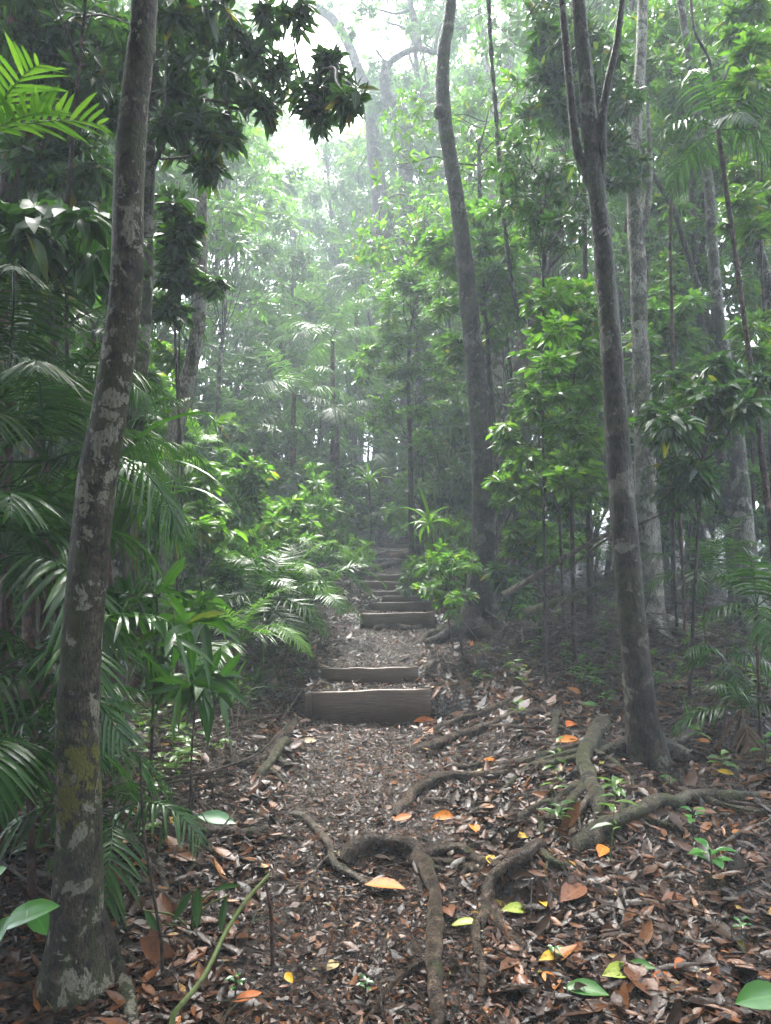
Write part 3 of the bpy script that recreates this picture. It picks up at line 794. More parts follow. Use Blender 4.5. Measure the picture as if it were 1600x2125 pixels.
# companions of the tall leaning trunk
real_tree("thin_tree", "thin straight stem touching the right side of the tall ringed trunk", [(1022, 1180, 26), (1020, 1000, 22), (1012, 850, 20), (1005, 700, 17), (1000, 560, 14)], 11.0, 'bark', 11, rise=2, roots=2, crown=(8, 1.4, .7), cmat='mid')
real_tree("thin_tree", "second thin pale stem right of the tall ringed trunk, partly hidden by leaves", [(1048, 1150, 40), (1042, 1000, 36), (1036, 850, 32), (1034, 720, 28), (1036, 560, 22)], 13.5, 'barkpale', 12, rise=3, roots=2, crown=(8, 1.6, .8), cmat='mid')
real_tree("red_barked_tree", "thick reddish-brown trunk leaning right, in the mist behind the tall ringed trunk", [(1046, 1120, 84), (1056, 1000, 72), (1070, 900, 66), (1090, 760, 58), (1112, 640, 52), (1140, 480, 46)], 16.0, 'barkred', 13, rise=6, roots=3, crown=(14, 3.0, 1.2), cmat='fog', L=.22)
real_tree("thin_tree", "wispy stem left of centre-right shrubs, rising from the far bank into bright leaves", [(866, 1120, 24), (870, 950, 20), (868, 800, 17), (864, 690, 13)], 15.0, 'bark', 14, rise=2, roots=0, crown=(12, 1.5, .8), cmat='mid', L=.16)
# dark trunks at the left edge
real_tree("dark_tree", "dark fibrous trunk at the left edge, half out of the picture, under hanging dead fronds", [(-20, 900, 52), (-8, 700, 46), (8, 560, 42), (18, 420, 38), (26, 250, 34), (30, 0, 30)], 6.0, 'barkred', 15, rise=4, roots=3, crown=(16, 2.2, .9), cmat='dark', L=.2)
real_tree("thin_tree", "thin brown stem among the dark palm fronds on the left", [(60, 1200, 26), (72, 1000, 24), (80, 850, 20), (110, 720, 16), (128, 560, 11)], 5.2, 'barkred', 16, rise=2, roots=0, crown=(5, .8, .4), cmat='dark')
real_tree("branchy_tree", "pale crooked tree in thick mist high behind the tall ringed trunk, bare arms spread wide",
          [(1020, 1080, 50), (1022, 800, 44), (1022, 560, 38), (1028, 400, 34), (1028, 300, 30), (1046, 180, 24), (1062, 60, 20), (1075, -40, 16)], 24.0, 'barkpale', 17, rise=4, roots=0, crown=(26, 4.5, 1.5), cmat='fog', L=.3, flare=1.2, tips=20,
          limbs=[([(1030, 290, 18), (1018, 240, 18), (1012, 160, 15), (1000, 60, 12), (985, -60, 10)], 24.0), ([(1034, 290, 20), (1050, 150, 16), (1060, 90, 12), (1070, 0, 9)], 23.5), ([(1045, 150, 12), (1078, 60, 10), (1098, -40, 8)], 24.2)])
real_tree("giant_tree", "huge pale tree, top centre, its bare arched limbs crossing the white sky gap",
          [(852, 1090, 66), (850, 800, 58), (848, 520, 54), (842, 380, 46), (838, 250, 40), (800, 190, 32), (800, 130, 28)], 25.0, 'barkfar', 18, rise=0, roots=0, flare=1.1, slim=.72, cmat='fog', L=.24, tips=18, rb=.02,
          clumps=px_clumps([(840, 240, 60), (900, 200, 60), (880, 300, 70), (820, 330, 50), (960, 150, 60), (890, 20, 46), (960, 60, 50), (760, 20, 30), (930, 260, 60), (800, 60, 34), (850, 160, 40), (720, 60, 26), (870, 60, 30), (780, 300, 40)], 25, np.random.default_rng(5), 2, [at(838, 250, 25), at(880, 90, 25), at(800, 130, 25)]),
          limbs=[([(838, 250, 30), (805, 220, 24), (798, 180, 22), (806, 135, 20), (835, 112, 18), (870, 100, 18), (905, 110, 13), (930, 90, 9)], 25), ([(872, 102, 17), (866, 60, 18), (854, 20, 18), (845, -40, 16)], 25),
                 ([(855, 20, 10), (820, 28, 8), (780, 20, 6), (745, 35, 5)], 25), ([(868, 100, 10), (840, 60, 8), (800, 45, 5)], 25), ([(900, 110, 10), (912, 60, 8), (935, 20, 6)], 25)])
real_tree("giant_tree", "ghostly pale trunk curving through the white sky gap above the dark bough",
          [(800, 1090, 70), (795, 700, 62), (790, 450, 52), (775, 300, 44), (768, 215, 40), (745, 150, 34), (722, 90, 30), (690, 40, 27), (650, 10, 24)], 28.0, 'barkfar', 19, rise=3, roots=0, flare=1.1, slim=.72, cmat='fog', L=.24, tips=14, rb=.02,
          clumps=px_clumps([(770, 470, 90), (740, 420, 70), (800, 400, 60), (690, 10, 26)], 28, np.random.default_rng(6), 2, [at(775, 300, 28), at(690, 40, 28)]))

# ------------------------------------------------------------------ leafy understory trees placed where the photo shows their crowns
def leafy(name, label, cat, foot, Y, blobs, mat, seed, L=.14, asp=.36, style='spray', tips=12, per=7, tm=T_MID, trunk_w=10, n=None, tmat='twig', droop=.2, dep=.5, group=None, rb=.008):
    """blobs: (px, py, rx px, ry px, clump count)"""
    rng = np.random.default_rng(seed)
    if cat == 'tree': L *= .78; tips = int(tips * 1.5)
    cl = []
    cs = []
    for (px, py, rx, ry, k) in blobs:
        for _ in range(k):
            a = rng.uniform(0, 6.28); q = math.sqrt(rng.uniform(0, 1))
            c = at(px + rx * q * math.cos(a), py + ry * q * math.sin(a), Y + rng.normal(0, dep))
            if c[2] < float(ground(c[0], c[1])) + .12: continue
            cs.append(c); cl.append([c, min(.7, .12 + .30 * math.sqrt(rx * ry) * Y / F) * rng.uniform(.7, 1.2), None])
    top = np.mean(cs, axis=0); hi = max(cs, key=lambda c: c[2])
    f = at(foot, 1200, Y); fz = float(ground(f[0], f[1])); base = (f[0], f[1], fz)
    P = np.array(((f[0], f[1], fz - .1), (f[0], f[1], fz), f * .55 + top * .45 - np.array((0, 0, .1 * (top[2] - fz))), top, top * .35 + hi * .65))
    P[2][2] = fz + (top[2] - fz) * .5
    Q = smooth_path(P, 5); r = np.linspace(trunk_w / 2 * Y / F, trunk_w / 7 * Y / F, len(Q))
    t = thing(name, base, label, cat, group)
    m = MB(); m.add(*tube(Q, r, 8, .05, rng)); m.build("trunk" if cat == "tree" else "stem", M[tmat], t, base, True)
    for c in cl:
        j = np.argmin(np.linalg.norm(Q[3:] - (c[0] - np.array((0, 0, .25))), axis=1)) + 3
        c[2] = Q[j]
    lm = MB()
    if len(cl) <= 12:
        for c in cl:
            _, bm = foliage(rng, [c], L, asp, style, tips, per, tm, droop, leafM=lm, rb=rb); bm.build("branch", M[tmat], t, base)
    else:
        _, bm = foliage(rng, cl, L, asp, style, tips, per, tm, droop, leafM=lm, rb=rb); bm.build("branch", M[tmat], t, base)
    lm.build("crown" if cat == "tree" else "foliage", M[mat], t, base)
    return t
# right: bright tree beside the leaning trunk, and its neighbours
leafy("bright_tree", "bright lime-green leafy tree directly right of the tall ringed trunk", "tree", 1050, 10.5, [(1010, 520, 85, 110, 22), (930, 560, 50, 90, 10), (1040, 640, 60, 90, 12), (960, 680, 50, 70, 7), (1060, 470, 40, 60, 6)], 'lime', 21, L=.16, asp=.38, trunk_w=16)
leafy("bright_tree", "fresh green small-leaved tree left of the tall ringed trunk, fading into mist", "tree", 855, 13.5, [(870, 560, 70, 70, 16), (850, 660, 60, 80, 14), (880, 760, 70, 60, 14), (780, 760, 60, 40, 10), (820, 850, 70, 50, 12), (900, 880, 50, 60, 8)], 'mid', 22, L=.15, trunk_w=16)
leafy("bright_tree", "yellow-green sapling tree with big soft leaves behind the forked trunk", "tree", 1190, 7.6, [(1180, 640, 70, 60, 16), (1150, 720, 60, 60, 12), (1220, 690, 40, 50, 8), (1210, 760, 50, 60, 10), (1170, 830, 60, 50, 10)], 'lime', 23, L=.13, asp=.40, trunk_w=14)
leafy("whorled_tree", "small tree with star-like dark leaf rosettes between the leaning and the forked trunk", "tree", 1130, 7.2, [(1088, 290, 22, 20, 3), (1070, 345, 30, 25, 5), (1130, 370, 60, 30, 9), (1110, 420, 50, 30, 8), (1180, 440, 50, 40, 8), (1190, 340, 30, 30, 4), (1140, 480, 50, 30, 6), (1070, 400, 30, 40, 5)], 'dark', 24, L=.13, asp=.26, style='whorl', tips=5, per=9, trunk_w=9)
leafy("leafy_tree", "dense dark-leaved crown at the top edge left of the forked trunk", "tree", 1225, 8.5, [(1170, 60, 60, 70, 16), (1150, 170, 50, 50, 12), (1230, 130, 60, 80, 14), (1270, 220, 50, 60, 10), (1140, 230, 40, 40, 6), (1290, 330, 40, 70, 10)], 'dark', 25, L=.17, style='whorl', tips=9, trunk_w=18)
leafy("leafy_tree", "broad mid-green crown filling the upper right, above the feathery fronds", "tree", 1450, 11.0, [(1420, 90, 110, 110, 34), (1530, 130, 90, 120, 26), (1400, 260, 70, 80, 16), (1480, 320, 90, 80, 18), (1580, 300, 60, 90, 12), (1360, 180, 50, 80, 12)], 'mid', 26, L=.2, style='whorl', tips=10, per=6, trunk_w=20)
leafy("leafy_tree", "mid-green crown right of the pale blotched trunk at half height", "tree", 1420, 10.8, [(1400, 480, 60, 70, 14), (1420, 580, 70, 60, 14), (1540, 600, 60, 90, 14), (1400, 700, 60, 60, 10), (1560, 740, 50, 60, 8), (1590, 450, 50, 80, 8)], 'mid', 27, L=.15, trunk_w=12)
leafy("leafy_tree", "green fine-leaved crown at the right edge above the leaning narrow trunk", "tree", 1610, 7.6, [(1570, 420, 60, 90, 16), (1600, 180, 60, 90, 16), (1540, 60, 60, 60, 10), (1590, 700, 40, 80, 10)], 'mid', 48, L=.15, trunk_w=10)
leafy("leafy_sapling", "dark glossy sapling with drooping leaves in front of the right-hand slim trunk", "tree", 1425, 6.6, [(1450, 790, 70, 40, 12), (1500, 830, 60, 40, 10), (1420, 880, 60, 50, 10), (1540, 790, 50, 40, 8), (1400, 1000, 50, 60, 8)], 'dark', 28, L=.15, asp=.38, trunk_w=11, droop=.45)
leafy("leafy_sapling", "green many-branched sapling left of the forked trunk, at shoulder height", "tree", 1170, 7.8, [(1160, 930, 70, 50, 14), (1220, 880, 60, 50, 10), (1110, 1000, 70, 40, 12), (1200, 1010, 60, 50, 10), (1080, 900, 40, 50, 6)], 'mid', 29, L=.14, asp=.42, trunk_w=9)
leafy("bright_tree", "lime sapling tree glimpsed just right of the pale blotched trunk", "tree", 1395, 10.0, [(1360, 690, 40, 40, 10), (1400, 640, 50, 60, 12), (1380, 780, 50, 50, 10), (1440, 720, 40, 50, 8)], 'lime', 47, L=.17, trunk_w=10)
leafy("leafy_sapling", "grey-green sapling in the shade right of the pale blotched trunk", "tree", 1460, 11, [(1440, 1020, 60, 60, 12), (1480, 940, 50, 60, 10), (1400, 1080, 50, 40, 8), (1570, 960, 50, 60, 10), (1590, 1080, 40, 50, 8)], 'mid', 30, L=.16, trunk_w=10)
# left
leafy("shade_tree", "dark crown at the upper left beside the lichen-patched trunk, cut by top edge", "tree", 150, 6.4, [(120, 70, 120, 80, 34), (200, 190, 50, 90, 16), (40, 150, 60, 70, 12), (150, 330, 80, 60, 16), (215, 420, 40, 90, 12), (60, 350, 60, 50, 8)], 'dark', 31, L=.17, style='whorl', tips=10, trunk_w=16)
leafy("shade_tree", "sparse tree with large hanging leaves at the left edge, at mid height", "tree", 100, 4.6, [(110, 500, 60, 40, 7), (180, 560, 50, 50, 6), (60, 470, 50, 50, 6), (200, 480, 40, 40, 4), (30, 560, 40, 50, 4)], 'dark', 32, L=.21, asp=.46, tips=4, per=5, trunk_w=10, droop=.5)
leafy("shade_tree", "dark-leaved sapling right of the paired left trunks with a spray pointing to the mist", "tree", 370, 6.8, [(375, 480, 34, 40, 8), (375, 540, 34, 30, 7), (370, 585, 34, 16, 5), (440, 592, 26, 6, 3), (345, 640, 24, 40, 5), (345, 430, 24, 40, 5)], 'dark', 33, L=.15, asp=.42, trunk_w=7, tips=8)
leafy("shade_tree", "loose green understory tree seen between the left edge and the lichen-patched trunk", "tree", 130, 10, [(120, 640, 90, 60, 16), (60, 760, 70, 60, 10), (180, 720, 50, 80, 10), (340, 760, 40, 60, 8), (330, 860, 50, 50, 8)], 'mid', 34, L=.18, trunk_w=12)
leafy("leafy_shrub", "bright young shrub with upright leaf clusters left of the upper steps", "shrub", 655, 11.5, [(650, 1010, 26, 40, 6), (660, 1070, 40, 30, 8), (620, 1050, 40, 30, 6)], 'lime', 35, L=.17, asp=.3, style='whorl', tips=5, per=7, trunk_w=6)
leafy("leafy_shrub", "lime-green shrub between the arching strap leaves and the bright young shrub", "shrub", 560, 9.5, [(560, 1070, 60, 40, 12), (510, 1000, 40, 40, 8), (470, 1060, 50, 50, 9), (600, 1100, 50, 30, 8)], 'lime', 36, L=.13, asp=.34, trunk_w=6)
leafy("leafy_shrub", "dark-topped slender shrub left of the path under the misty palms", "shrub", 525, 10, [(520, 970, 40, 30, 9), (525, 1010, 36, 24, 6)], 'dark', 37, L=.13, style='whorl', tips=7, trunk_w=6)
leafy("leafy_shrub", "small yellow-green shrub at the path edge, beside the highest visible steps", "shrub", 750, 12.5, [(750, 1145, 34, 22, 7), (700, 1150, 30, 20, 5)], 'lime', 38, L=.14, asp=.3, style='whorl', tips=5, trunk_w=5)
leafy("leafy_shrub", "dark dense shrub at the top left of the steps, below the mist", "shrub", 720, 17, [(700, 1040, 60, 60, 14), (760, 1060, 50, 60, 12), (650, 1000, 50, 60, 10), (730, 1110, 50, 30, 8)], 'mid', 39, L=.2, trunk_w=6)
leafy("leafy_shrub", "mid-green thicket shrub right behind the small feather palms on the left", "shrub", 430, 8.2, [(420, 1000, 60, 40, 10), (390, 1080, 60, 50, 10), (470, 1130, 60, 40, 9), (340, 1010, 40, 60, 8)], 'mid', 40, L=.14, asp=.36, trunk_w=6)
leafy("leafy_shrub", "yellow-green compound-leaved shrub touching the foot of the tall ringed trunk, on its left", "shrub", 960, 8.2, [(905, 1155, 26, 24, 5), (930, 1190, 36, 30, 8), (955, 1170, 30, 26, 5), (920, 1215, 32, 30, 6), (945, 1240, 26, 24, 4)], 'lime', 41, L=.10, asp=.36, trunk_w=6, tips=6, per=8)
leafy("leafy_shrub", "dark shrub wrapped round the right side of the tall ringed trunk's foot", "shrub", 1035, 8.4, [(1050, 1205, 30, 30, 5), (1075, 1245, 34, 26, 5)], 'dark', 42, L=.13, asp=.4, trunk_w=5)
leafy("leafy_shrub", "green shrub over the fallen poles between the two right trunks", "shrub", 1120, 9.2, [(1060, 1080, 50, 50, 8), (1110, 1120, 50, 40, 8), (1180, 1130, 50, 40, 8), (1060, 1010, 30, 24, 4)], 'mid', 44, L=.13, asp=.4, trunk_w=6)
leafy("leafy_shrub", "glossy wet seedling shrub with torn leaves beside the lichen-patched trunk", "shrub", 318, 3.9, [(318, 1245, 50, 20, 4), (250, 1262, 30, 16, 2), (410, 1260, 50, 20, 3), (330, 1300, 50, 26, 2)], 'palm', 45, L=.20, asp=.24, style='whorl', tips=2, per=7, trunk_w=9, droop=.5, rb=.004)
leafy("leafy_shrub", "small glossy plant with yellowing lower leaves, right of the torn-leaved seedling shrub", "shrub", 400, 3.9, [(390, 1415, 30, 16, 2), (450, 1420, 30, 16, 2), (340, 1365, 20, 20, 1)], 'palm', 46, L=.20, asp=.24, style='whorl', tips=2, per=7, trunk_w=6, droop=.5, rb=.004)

# ------------------------------------------------------------------ palms: each frond a part
def frond_set(kind, mat, specs, **kw):
    out = []
    for i, (e, a) in enumerate(specs):
        o = frond(np.random.default_rng(100 + i), elev=e, arch=a, **kw).build("frond", M[mat])
        out.append(o.data); bpy.data.objects.remove(o)
    return out
SPEC = ((78, 70), (62, 95), (45, 100), (28, 95), (8, 70), (-15, 50))
FR = {
    'big': frond_set('big', 'palm', SPEC, L=1.7, n=44, ll=.50, lw=.026, droop=.45, hang=.35),
    'small': frond_set('small', 'palm', SPEC, L=.85, n=28, ll=.25, lw=.017, droop=.25, hang=.1),
    'smalllime': frond_set('small', 'palmlime', SPEC, L=.85, n=28, ll=.25, lw=.017, droop=.25, hang=.1),
    'wide': frond_set('wide', 'palm', SPEC, L=1.1, n=19, ll=.36, lw=.034, droop=.5, hang=.3),
    'lime': frond_set('lime', 'palmlime', ((30, 40), (12, 30), (-5, 40)), L=.75, n=13, ll=.34, lw=.034, droop=.12, hang=-.1),
    'far': frond_set('far', 'fog', SPEC, L=2.4, n=30, ll=.62, lw=.05, tm=T_BLADE_FAR, droop=.4, hang=.3),
    'dead': frond_set('dead', 'deadfrond', ((-50, 40), (-70, 20)), L=1.3, n=26, ll=.4, lw=.03, droop=.5, hang=.6),
}
def palm(name, label, foot, crown_at, n, kind, seed, s=1.0, stem=.03, azr=(0, 6.283), lv=(0, 5), group=None, dead=0, cat="palm", smat='barkred'):
    """crown_at world point; n fronds spread round it"""
    rng = np.random.default_rng(seed)
    c = np.asarray(crown_at, float)
    fx, fy = foot; fz = float(ground(fx, fy)); base = (fx, fy, fz)
    t = thing(name, base, label, cat, group)
    P = smooth_path(np.array(((fx, fy, fz - .08), (fx, fy, fz), (fx * .5 + c[0] * .5 + rng.normal(0, .03), fy * .5 + c[1] * .5, fz * .5 + c[2] * .5), c)), 4)
    m = MB(); m.add(*tube(P, np.linspace(stem * 1.2, stem * .7, len(P)), 8, .05, rng)); m.build("stem", M[smat], t, base, True)
    V = FR[kind]
    for k in range(n + dead):
        dd = k >= n
        vv = FR['dead'] if dd else V
        j = int(rng.integers(0, 2)) if dd else min(len(vv) - 1, int(lv[0] + (lv[1] - lv[0] + .99) * k / max(1, n)))
        o = bpy.data.objects.new("frond", vv[j]); COL.objects.link(o); o.parent = t
        if dd: o["label"] = "dead brown frond"
        o.location = Vector(c) - Vector(base)
        az = azr[0] + (azr[1] - azr[0]) * ((k * .618 + rng.uniform(-.06, .06)) % 1)
        o.rotation_euler = (rng.normal(0, .12), rng.normal(0, .08), az)
        sc_ = s * rng.uniform(.82, 1.15); o.scale = (sc_,) * 3
    return t
def palm_px(name, label, px, py, Y, n, kind, seed, **k):
    c = at(px, py, Y)
    off = k.pop('off', 0.0)
    return palm(name, label, (c[0] + off, Y), c, n, kind, seed, **k)
palm_px("feather_palm", "big dark feather palm at mid height on the left edge", 20, 800, 4.4, 13, 'big', 1, s=.75, stem=.035)
palm_px("feather_palm", "dark palm with long hanging leaflets between the left edge and the lichen-patched trunk", 95, 960, 4.0, 12, 'big', 2, s=.6, stem=.03)
palm_px("feather_palm", "wet shining palm low on the left edge", 10, 1150, 3.4, 11, 'wide', 3, s=.85, stem=.025)
palm_px("feather_palm", "dark ribbed palm at the bottom left, behind the lichen-patched trunk", 80, 1400, 3.1, 10, 'wide', 4, s=.62, stem=.02, lv=(1, 5), dead=0)
palm_px("feather_palm", "lowest palm on the left edge, its drooping fronds brushing the litter", 15, 1560, 2.75, 8, 'wide', 41, s=.5, stem=.014, lv=(1, 5), off=-.1)
palm_px("feather_palm", "dark palm between the lowest left palm and the lichen-patched trunk, further back", 95, 1540, 3.6, 8, 'wide', 42, s=.6, stem=.014, lv=(1, 5))
palm_px("feather_palm", "small palm right of the lichen-patched trunk's foot, fronds trailing on the litter", 235, 1690, 3.0, 5, 'wide', 5, s=.42, stem=.01, lv=(2, 5))
palm_px("feather_palm", "dark palm right behind the paired left trunks, its fronds half way up", 275, 930, 5.6, 9, 'big', 6, s=.46, stem=.03)
palm_px("feather_palm", "tall palm far left whose fronds hang in front of the mist", 195, 690, 8.2, 11, 'big', 7, s=.62, stem=.04, dead=2)
palm_px("feather_palm", "tall palm right of the paired left trunks, fronds touching the thin pale trunk", 305, 640, 8.8, 8, 'big', 8, s=.5, stem=.04)
palm_px("feather_palm", "palm with dead brown hanging fronds at the top left corner", 40, 110, 6.4, 7, 'big', 9, s=.7, stem=.05, dead=6)
# backlit young frond at the upper left
palm("young_palm", "bright backlit lime palm frond at the upper left, its base beyond the left edge", (-1.9, 3.2), at(-40, 285, 3.2), 3, 'lime', 10, s=.68, stem=.014, azr=(-.7, .75), lv=(0, 2), smat='stem')
pl = [(600, 1215, 8.3, 12), (545, 1255, 7.4, 12), (655, 1180, 9.4, 11), (560, 1165, 9.0, 11), (480, 1230, 7.6, 10), (640, 1260, 8.0, 8), (500, 1330, 6.6, 8)]
gp = [palm_px("small_palm", None, px, py, Y, n, 'small' if i % 3 else 'smalllime', 20 + i, s=.95, stem=.012, group="small feather palms along the left of the path", smat='stem') for i, (px, py, Y, n) in enumerate(pl)]
number(gp, "fine-leaved small palms along the left of the path")
palm_px("small_palm", "tiny lime palm with an orange dead frond on the left edge of the upper path", 730, 1185, 11.5, 6, 'smalllime', 31, s=.75, stem=.01, smat='stem')
palm_px("small_palm", "bright little palm frond tuft in the left thicket, below the arching strap leaves", 420, 930, 8.6, 6, 'smalllime', 32, s=.8, stem=.01, smat='stem')
palm_px("feather_palm", "low wet palm with spreading fronds right of the forked trunk's foot", 1500, 1365, 5.6, 7, 'wide', 33, s=.46, stem=.013, lv=(2, 5))
palm_px("feather_palm", "green palm standing at the right edge above the litter", 1570, 1260, 5.0, 7, 'wide', 34, s=.48, stem=.014)
palm_px("feather_palm", "pale shiny palm left of the right-hand slim trunk's foot", 1465, 1190, 8.0, 9, 'small', 35, s=1.1, stem=.015)
palm_px("feather_palm", "small palm at the lower right, brown dried fronds at its foot", 1540, 1470, 5.0, 5, 'wide', 36, s=.5, stem=.013, lv=(1, 4), dead=3)
palm_px("feather_palm", "tall palm whose dark finger-like fronds droop into the upper right", 1490, 270, 6.6, 9, 'wide', 37, s=.72, stem=.03, lv=(1, 5), off=.5)
palm_px("feather_palm", "misty palm on the right between the slim trunks, low in the understory", 1560, 880, 11, 9, 'big', 39, s=.8, stem=.03)
palm_px("feather_palm", "small palm peeping out behind the forked trunk, among the fallen poles", 1240, 1110, 9.5, 7, 'small', 40, s=.9, stem=.012)
fogp = [palm_px("fog_palm", None, px, py, Y, n, 'far', 50 + i, s=s, stem=.07, group="pale palms in the central mist", dead=0) for i, (px, py, Y, n, s) in enumerate(
    [(690, 700, 18, 11, .85), (610, 820, 15, 10, .7), (560, 700, 21, 11, .9), (700, 880, 17, 10, .7), (740, 600, 24, 12, 1.0), (500, 890, 16, 10, .75), (460, 780, 20, 10, .8), (790, 950, 21, 10, .8)])]
number(fogp, "pale feathery palms in the central mist")

# ------------------------------------------------------------------ strap-leaved plants
def strap_plant(name, label, px, py, Y, n, L, wd, seed, mat='palm', elev=(20, 85), stem=0.0, bend=(60, 120), cat="plant", foot=None, group=None, blades=()):
    rng = np.random.default_rng(seed)
    c = at(px, py, Y)
    fx = c[0] if foot is None else at(foot, py, Y)[0]
    fz = float(ground(fx, Y))
    if stem == 0: c[2] = fz + .01
    base = (fx, Y, fz)
    t = thing(name, base, label, cat, group)
    if stem:
        m = MB(); m.add(*tube(smooth_path(np.array(((fx, Y, fz - .05), (fx, Y, fz), (fx * .4 + c[0] * .6 + .05, Y, fz * .5 + c[2] * .5), c)), 4), np.linspace(stem, stem * .7, 13), 7)); m.build("stem", M['barkred'], t, base, True)
    paths = []
    for k in range(n):
        az = k * 2.4 + rng.uniform(-.3, .3); u = k / max(1, n - 1)
        paths.append((arch_path(c, az, elev[1] + (elev[0] - elev[1]) * u + rng.normal(0, 6), L * rng.uniform(.7, 1.1), rng.uniform(*bend)), wd * rng.uniform(.8, 1.15)))
    for b in blades:
        paths.append((smooth_path(np.array([at(q[0], q[1], q[2]) for q in b[0]]), 4), b[1]))
    for (P, w_) in paths:
        m = MB(); strap(m, P, BLADE(len(P), w_), rng.normal(0, .25)); m.build("blade", M[mat], t, base)
    return t
strap_plant("pandan", "plant with very long strap leaves arching right from behind the lichen-patched trunk", 225, 1150, 4.3, 8, 1.0, .032, 1, elev=(45, 85), stem=.02, bend=(50, 110), blades=[
    ([(225, 1150, 4.3), (240, 980, 4.3), (300, 900, 4.2), (370, 866, 4.1), (432, 862, 4.05), (450, 905, 4.0), (457, 975, 4.0)], .034),
    ([(225, 1150, 4.3), (260, 985, 4.2), (340, 955, 4.1), (430, 985, 4.0), (500, 1060, 3.95), (545, 1150, 3.9)], .034),
    ([(225, 1150, 4.3), (255, 1045, 4.2), (330, 1012, 4.1), (420, 1020, 4.0), (490, 1070, 3.95), (535, 1140, 3.9)], .034),
    ([(225, 1150, 4.3), (270, 900, 4.4), (330, 830, 4.5), (385, 850, 4.5), (430, 970, 4.5)], .032),
    ([(225, 1150, 4.3), (265, 1060, 4.2), (310, 1060, 4.1), (342, 1110, 4.1), (346, 1200, 4.1)], .036),
    ([(225, 1150, 4.3), (290, 1120, 4.1), (380, 1128, 4.0), (470, 1130, 3.9)], .014)])
strap_plant("strap_plant", "dark strap-leaved plant with stiff blades at the left edge, mid height", 110, 1130, 3.7, 11, .8, .028, 2, elev=(25, 85), stem=.022, bend=(50, 130))
strap_plant("strap_plant", "clump of upright grassy blades left of the lower landing", 470, 1370, 6.2, 12, .55, .024, 3, elev=(40, 88), bend=(30, 90))
strap_plant("strap_plant", "grassy dark clump under the small palms, at the path's left edge", 530, 1370, 6.9, 14, .5, .022, 4, elev=(25, 85), bend=(40, 100))
strap_plant("cordyline", "plant on a thin bent stem right of the upper steps, one bright upright leaf", 890, 1088, 8.6, 15, .42, .042, 5, mat='mid', elev=(-10, 80), stem=.012, bend=(60, 120), foot=940,
            blades=[([(890, 1088, 8.6), (882, 1050, 8.6), (868, 1005, 8.6)], .085)])
strap_plant("strap_plant", "low strap-leaved plant on the litter between the two right-hand trunks", 1200, 1235, 7.6, 12, .38, .04, 6, elev=(0, 75), bend=(60, 120))
strap_plant("strap_plant", "small grassy plant just left of the forked trunk at its middle", 1265, 1250, 7.8, 10, .36, .03, 7, elev=(0, 75), bend=(60, 120))
strap_plant("strap_plant", "leaning grassy tuft in the mist left of the topmost steps", 765, 1000, 15, 14, .8, .05, 8, mat='mid', elev=(10, 80), stem=.02, bend=(60, 120))
strap_plant("strap_plant", "thin upright seedling blade right of the forked trunk", 1430, 1480, 5.6, 3, .32, .03, 9, mat='mid', elev=(75, 88), bend=(5, 20))
# big leaf at the bottom left, and the leaning green stem
rg = np.random.default_rng(77)
def big_leaf_plant(name, label, foot, Y, lv, mat, cat="plant", smat='stem', r=.005):
    """lv: list of (px, py, Y, tip px, tip py, width m)"""
    fx = at(foot, 1800, Y)[0]; fz = float(ground(fx, Y)); base = (fx, Y, fz)
    t = thing(name, base, label, cat)
    for (px, py, yy, tx, ty, wd) in lv:
        a = at(px, py, yy); b = at(tx, ty, yy - .05)
        sm = MB(); P = smooth_path(np.array(((fx, Y, fz), (fx * .6 + a[0] * .4, Y * .6 + yy * .4, fz * .3 + a[2] * .7), a)), 5)
        sm.add(*tube(P, np.linspace(r, r * .6, len(P)), 6)); sm.build("stalk", M[smat], t, base, True)
        m = MB(); d = b - a; L_ = np.linalg.norm(d)
        leaves(m, a[None], d[None] + np.array((0, 0, .15 * L_)), np.array(((rg.normal(0, .2), -.55, 1.),)), np.array((L_,)), np.array((wd,)), T_NEAR, .18)
        m.build("leaf", M[mat], t, base)
    return t
big_leaf_plant("broad_leaf_plant", "broad glossy green leaves in the bottom left corner, in front of the mossy trunk's foot", -60, 2.2, [(-10, 1935, 2.2, 135, 1868, .075), (60, 1880, 2.2, 95, 1935, .06), (-40, 1850, 2.2, 20, 1790, .05), (20, 1900, 2.15, -20, 1975, .07)], 'seed')
big_leaf_plant("broad_leaf_plant", "single large glossy leaf lying at the bottom right corner", 1660, 2.25, [(1640, 2070, 2.25, 1522, 2078, .085)], 'seed')
big_leaf_plant("fern_seedling", "low seedling with narrow leaves between the mossy trunk and the path", 400, 2.95, [(400, 1850, 2.95, 365, 1905, .035), (410, 1840, 2.95, 410, 1915, .035), (440, 1850, 2.95, 500, 1835, .03), (470, 1860, 2.95, 460, 1925, .035), (300, 1890, 2.9, 325, 1930, .03), (330, 1920, 2.9, 270, 1970, .03)], 'palm')

# ------------------------------------------------------------------ seedlings on the litter
def seedling_data(i, n, L):
    r = np.random.default_rng(300 + i)
    m = MB(); s = MB()
    s.add(*tube(np.array(((0, 0, -.02), (.004, 0, .05), (0, .003, .10))), (.003, .0025, .002), 6))
    az = np.arange(n) * 2.4; D = np.stack((np.cos(az), np.sin(az), r.uniform(.15, .6, n)), 1)
    z = np.linspace(.06, .10, n)
    leaves(m, np.stack((D[:, 0] * .004, D[:, 1] * .004, z), 1), D, np.tile((0, 0, 1.), (n, 1)), L * r.uniform(.7, 1.1, n), L * .42, T_NEAR, .3)
    return s, m
SD = []
for i, (n_, L_) in enumerate(((7, .075), (5, .06), (6, .05))):
    s, m = seedling_data(i, n_, L_)
    a = s.build("stem", M['twig']); b = m.build("foliage", M['seed']); SD.append((a.data, b.data)); bpy.data.objects.remove(a); bpy.data.objects.remove(b)
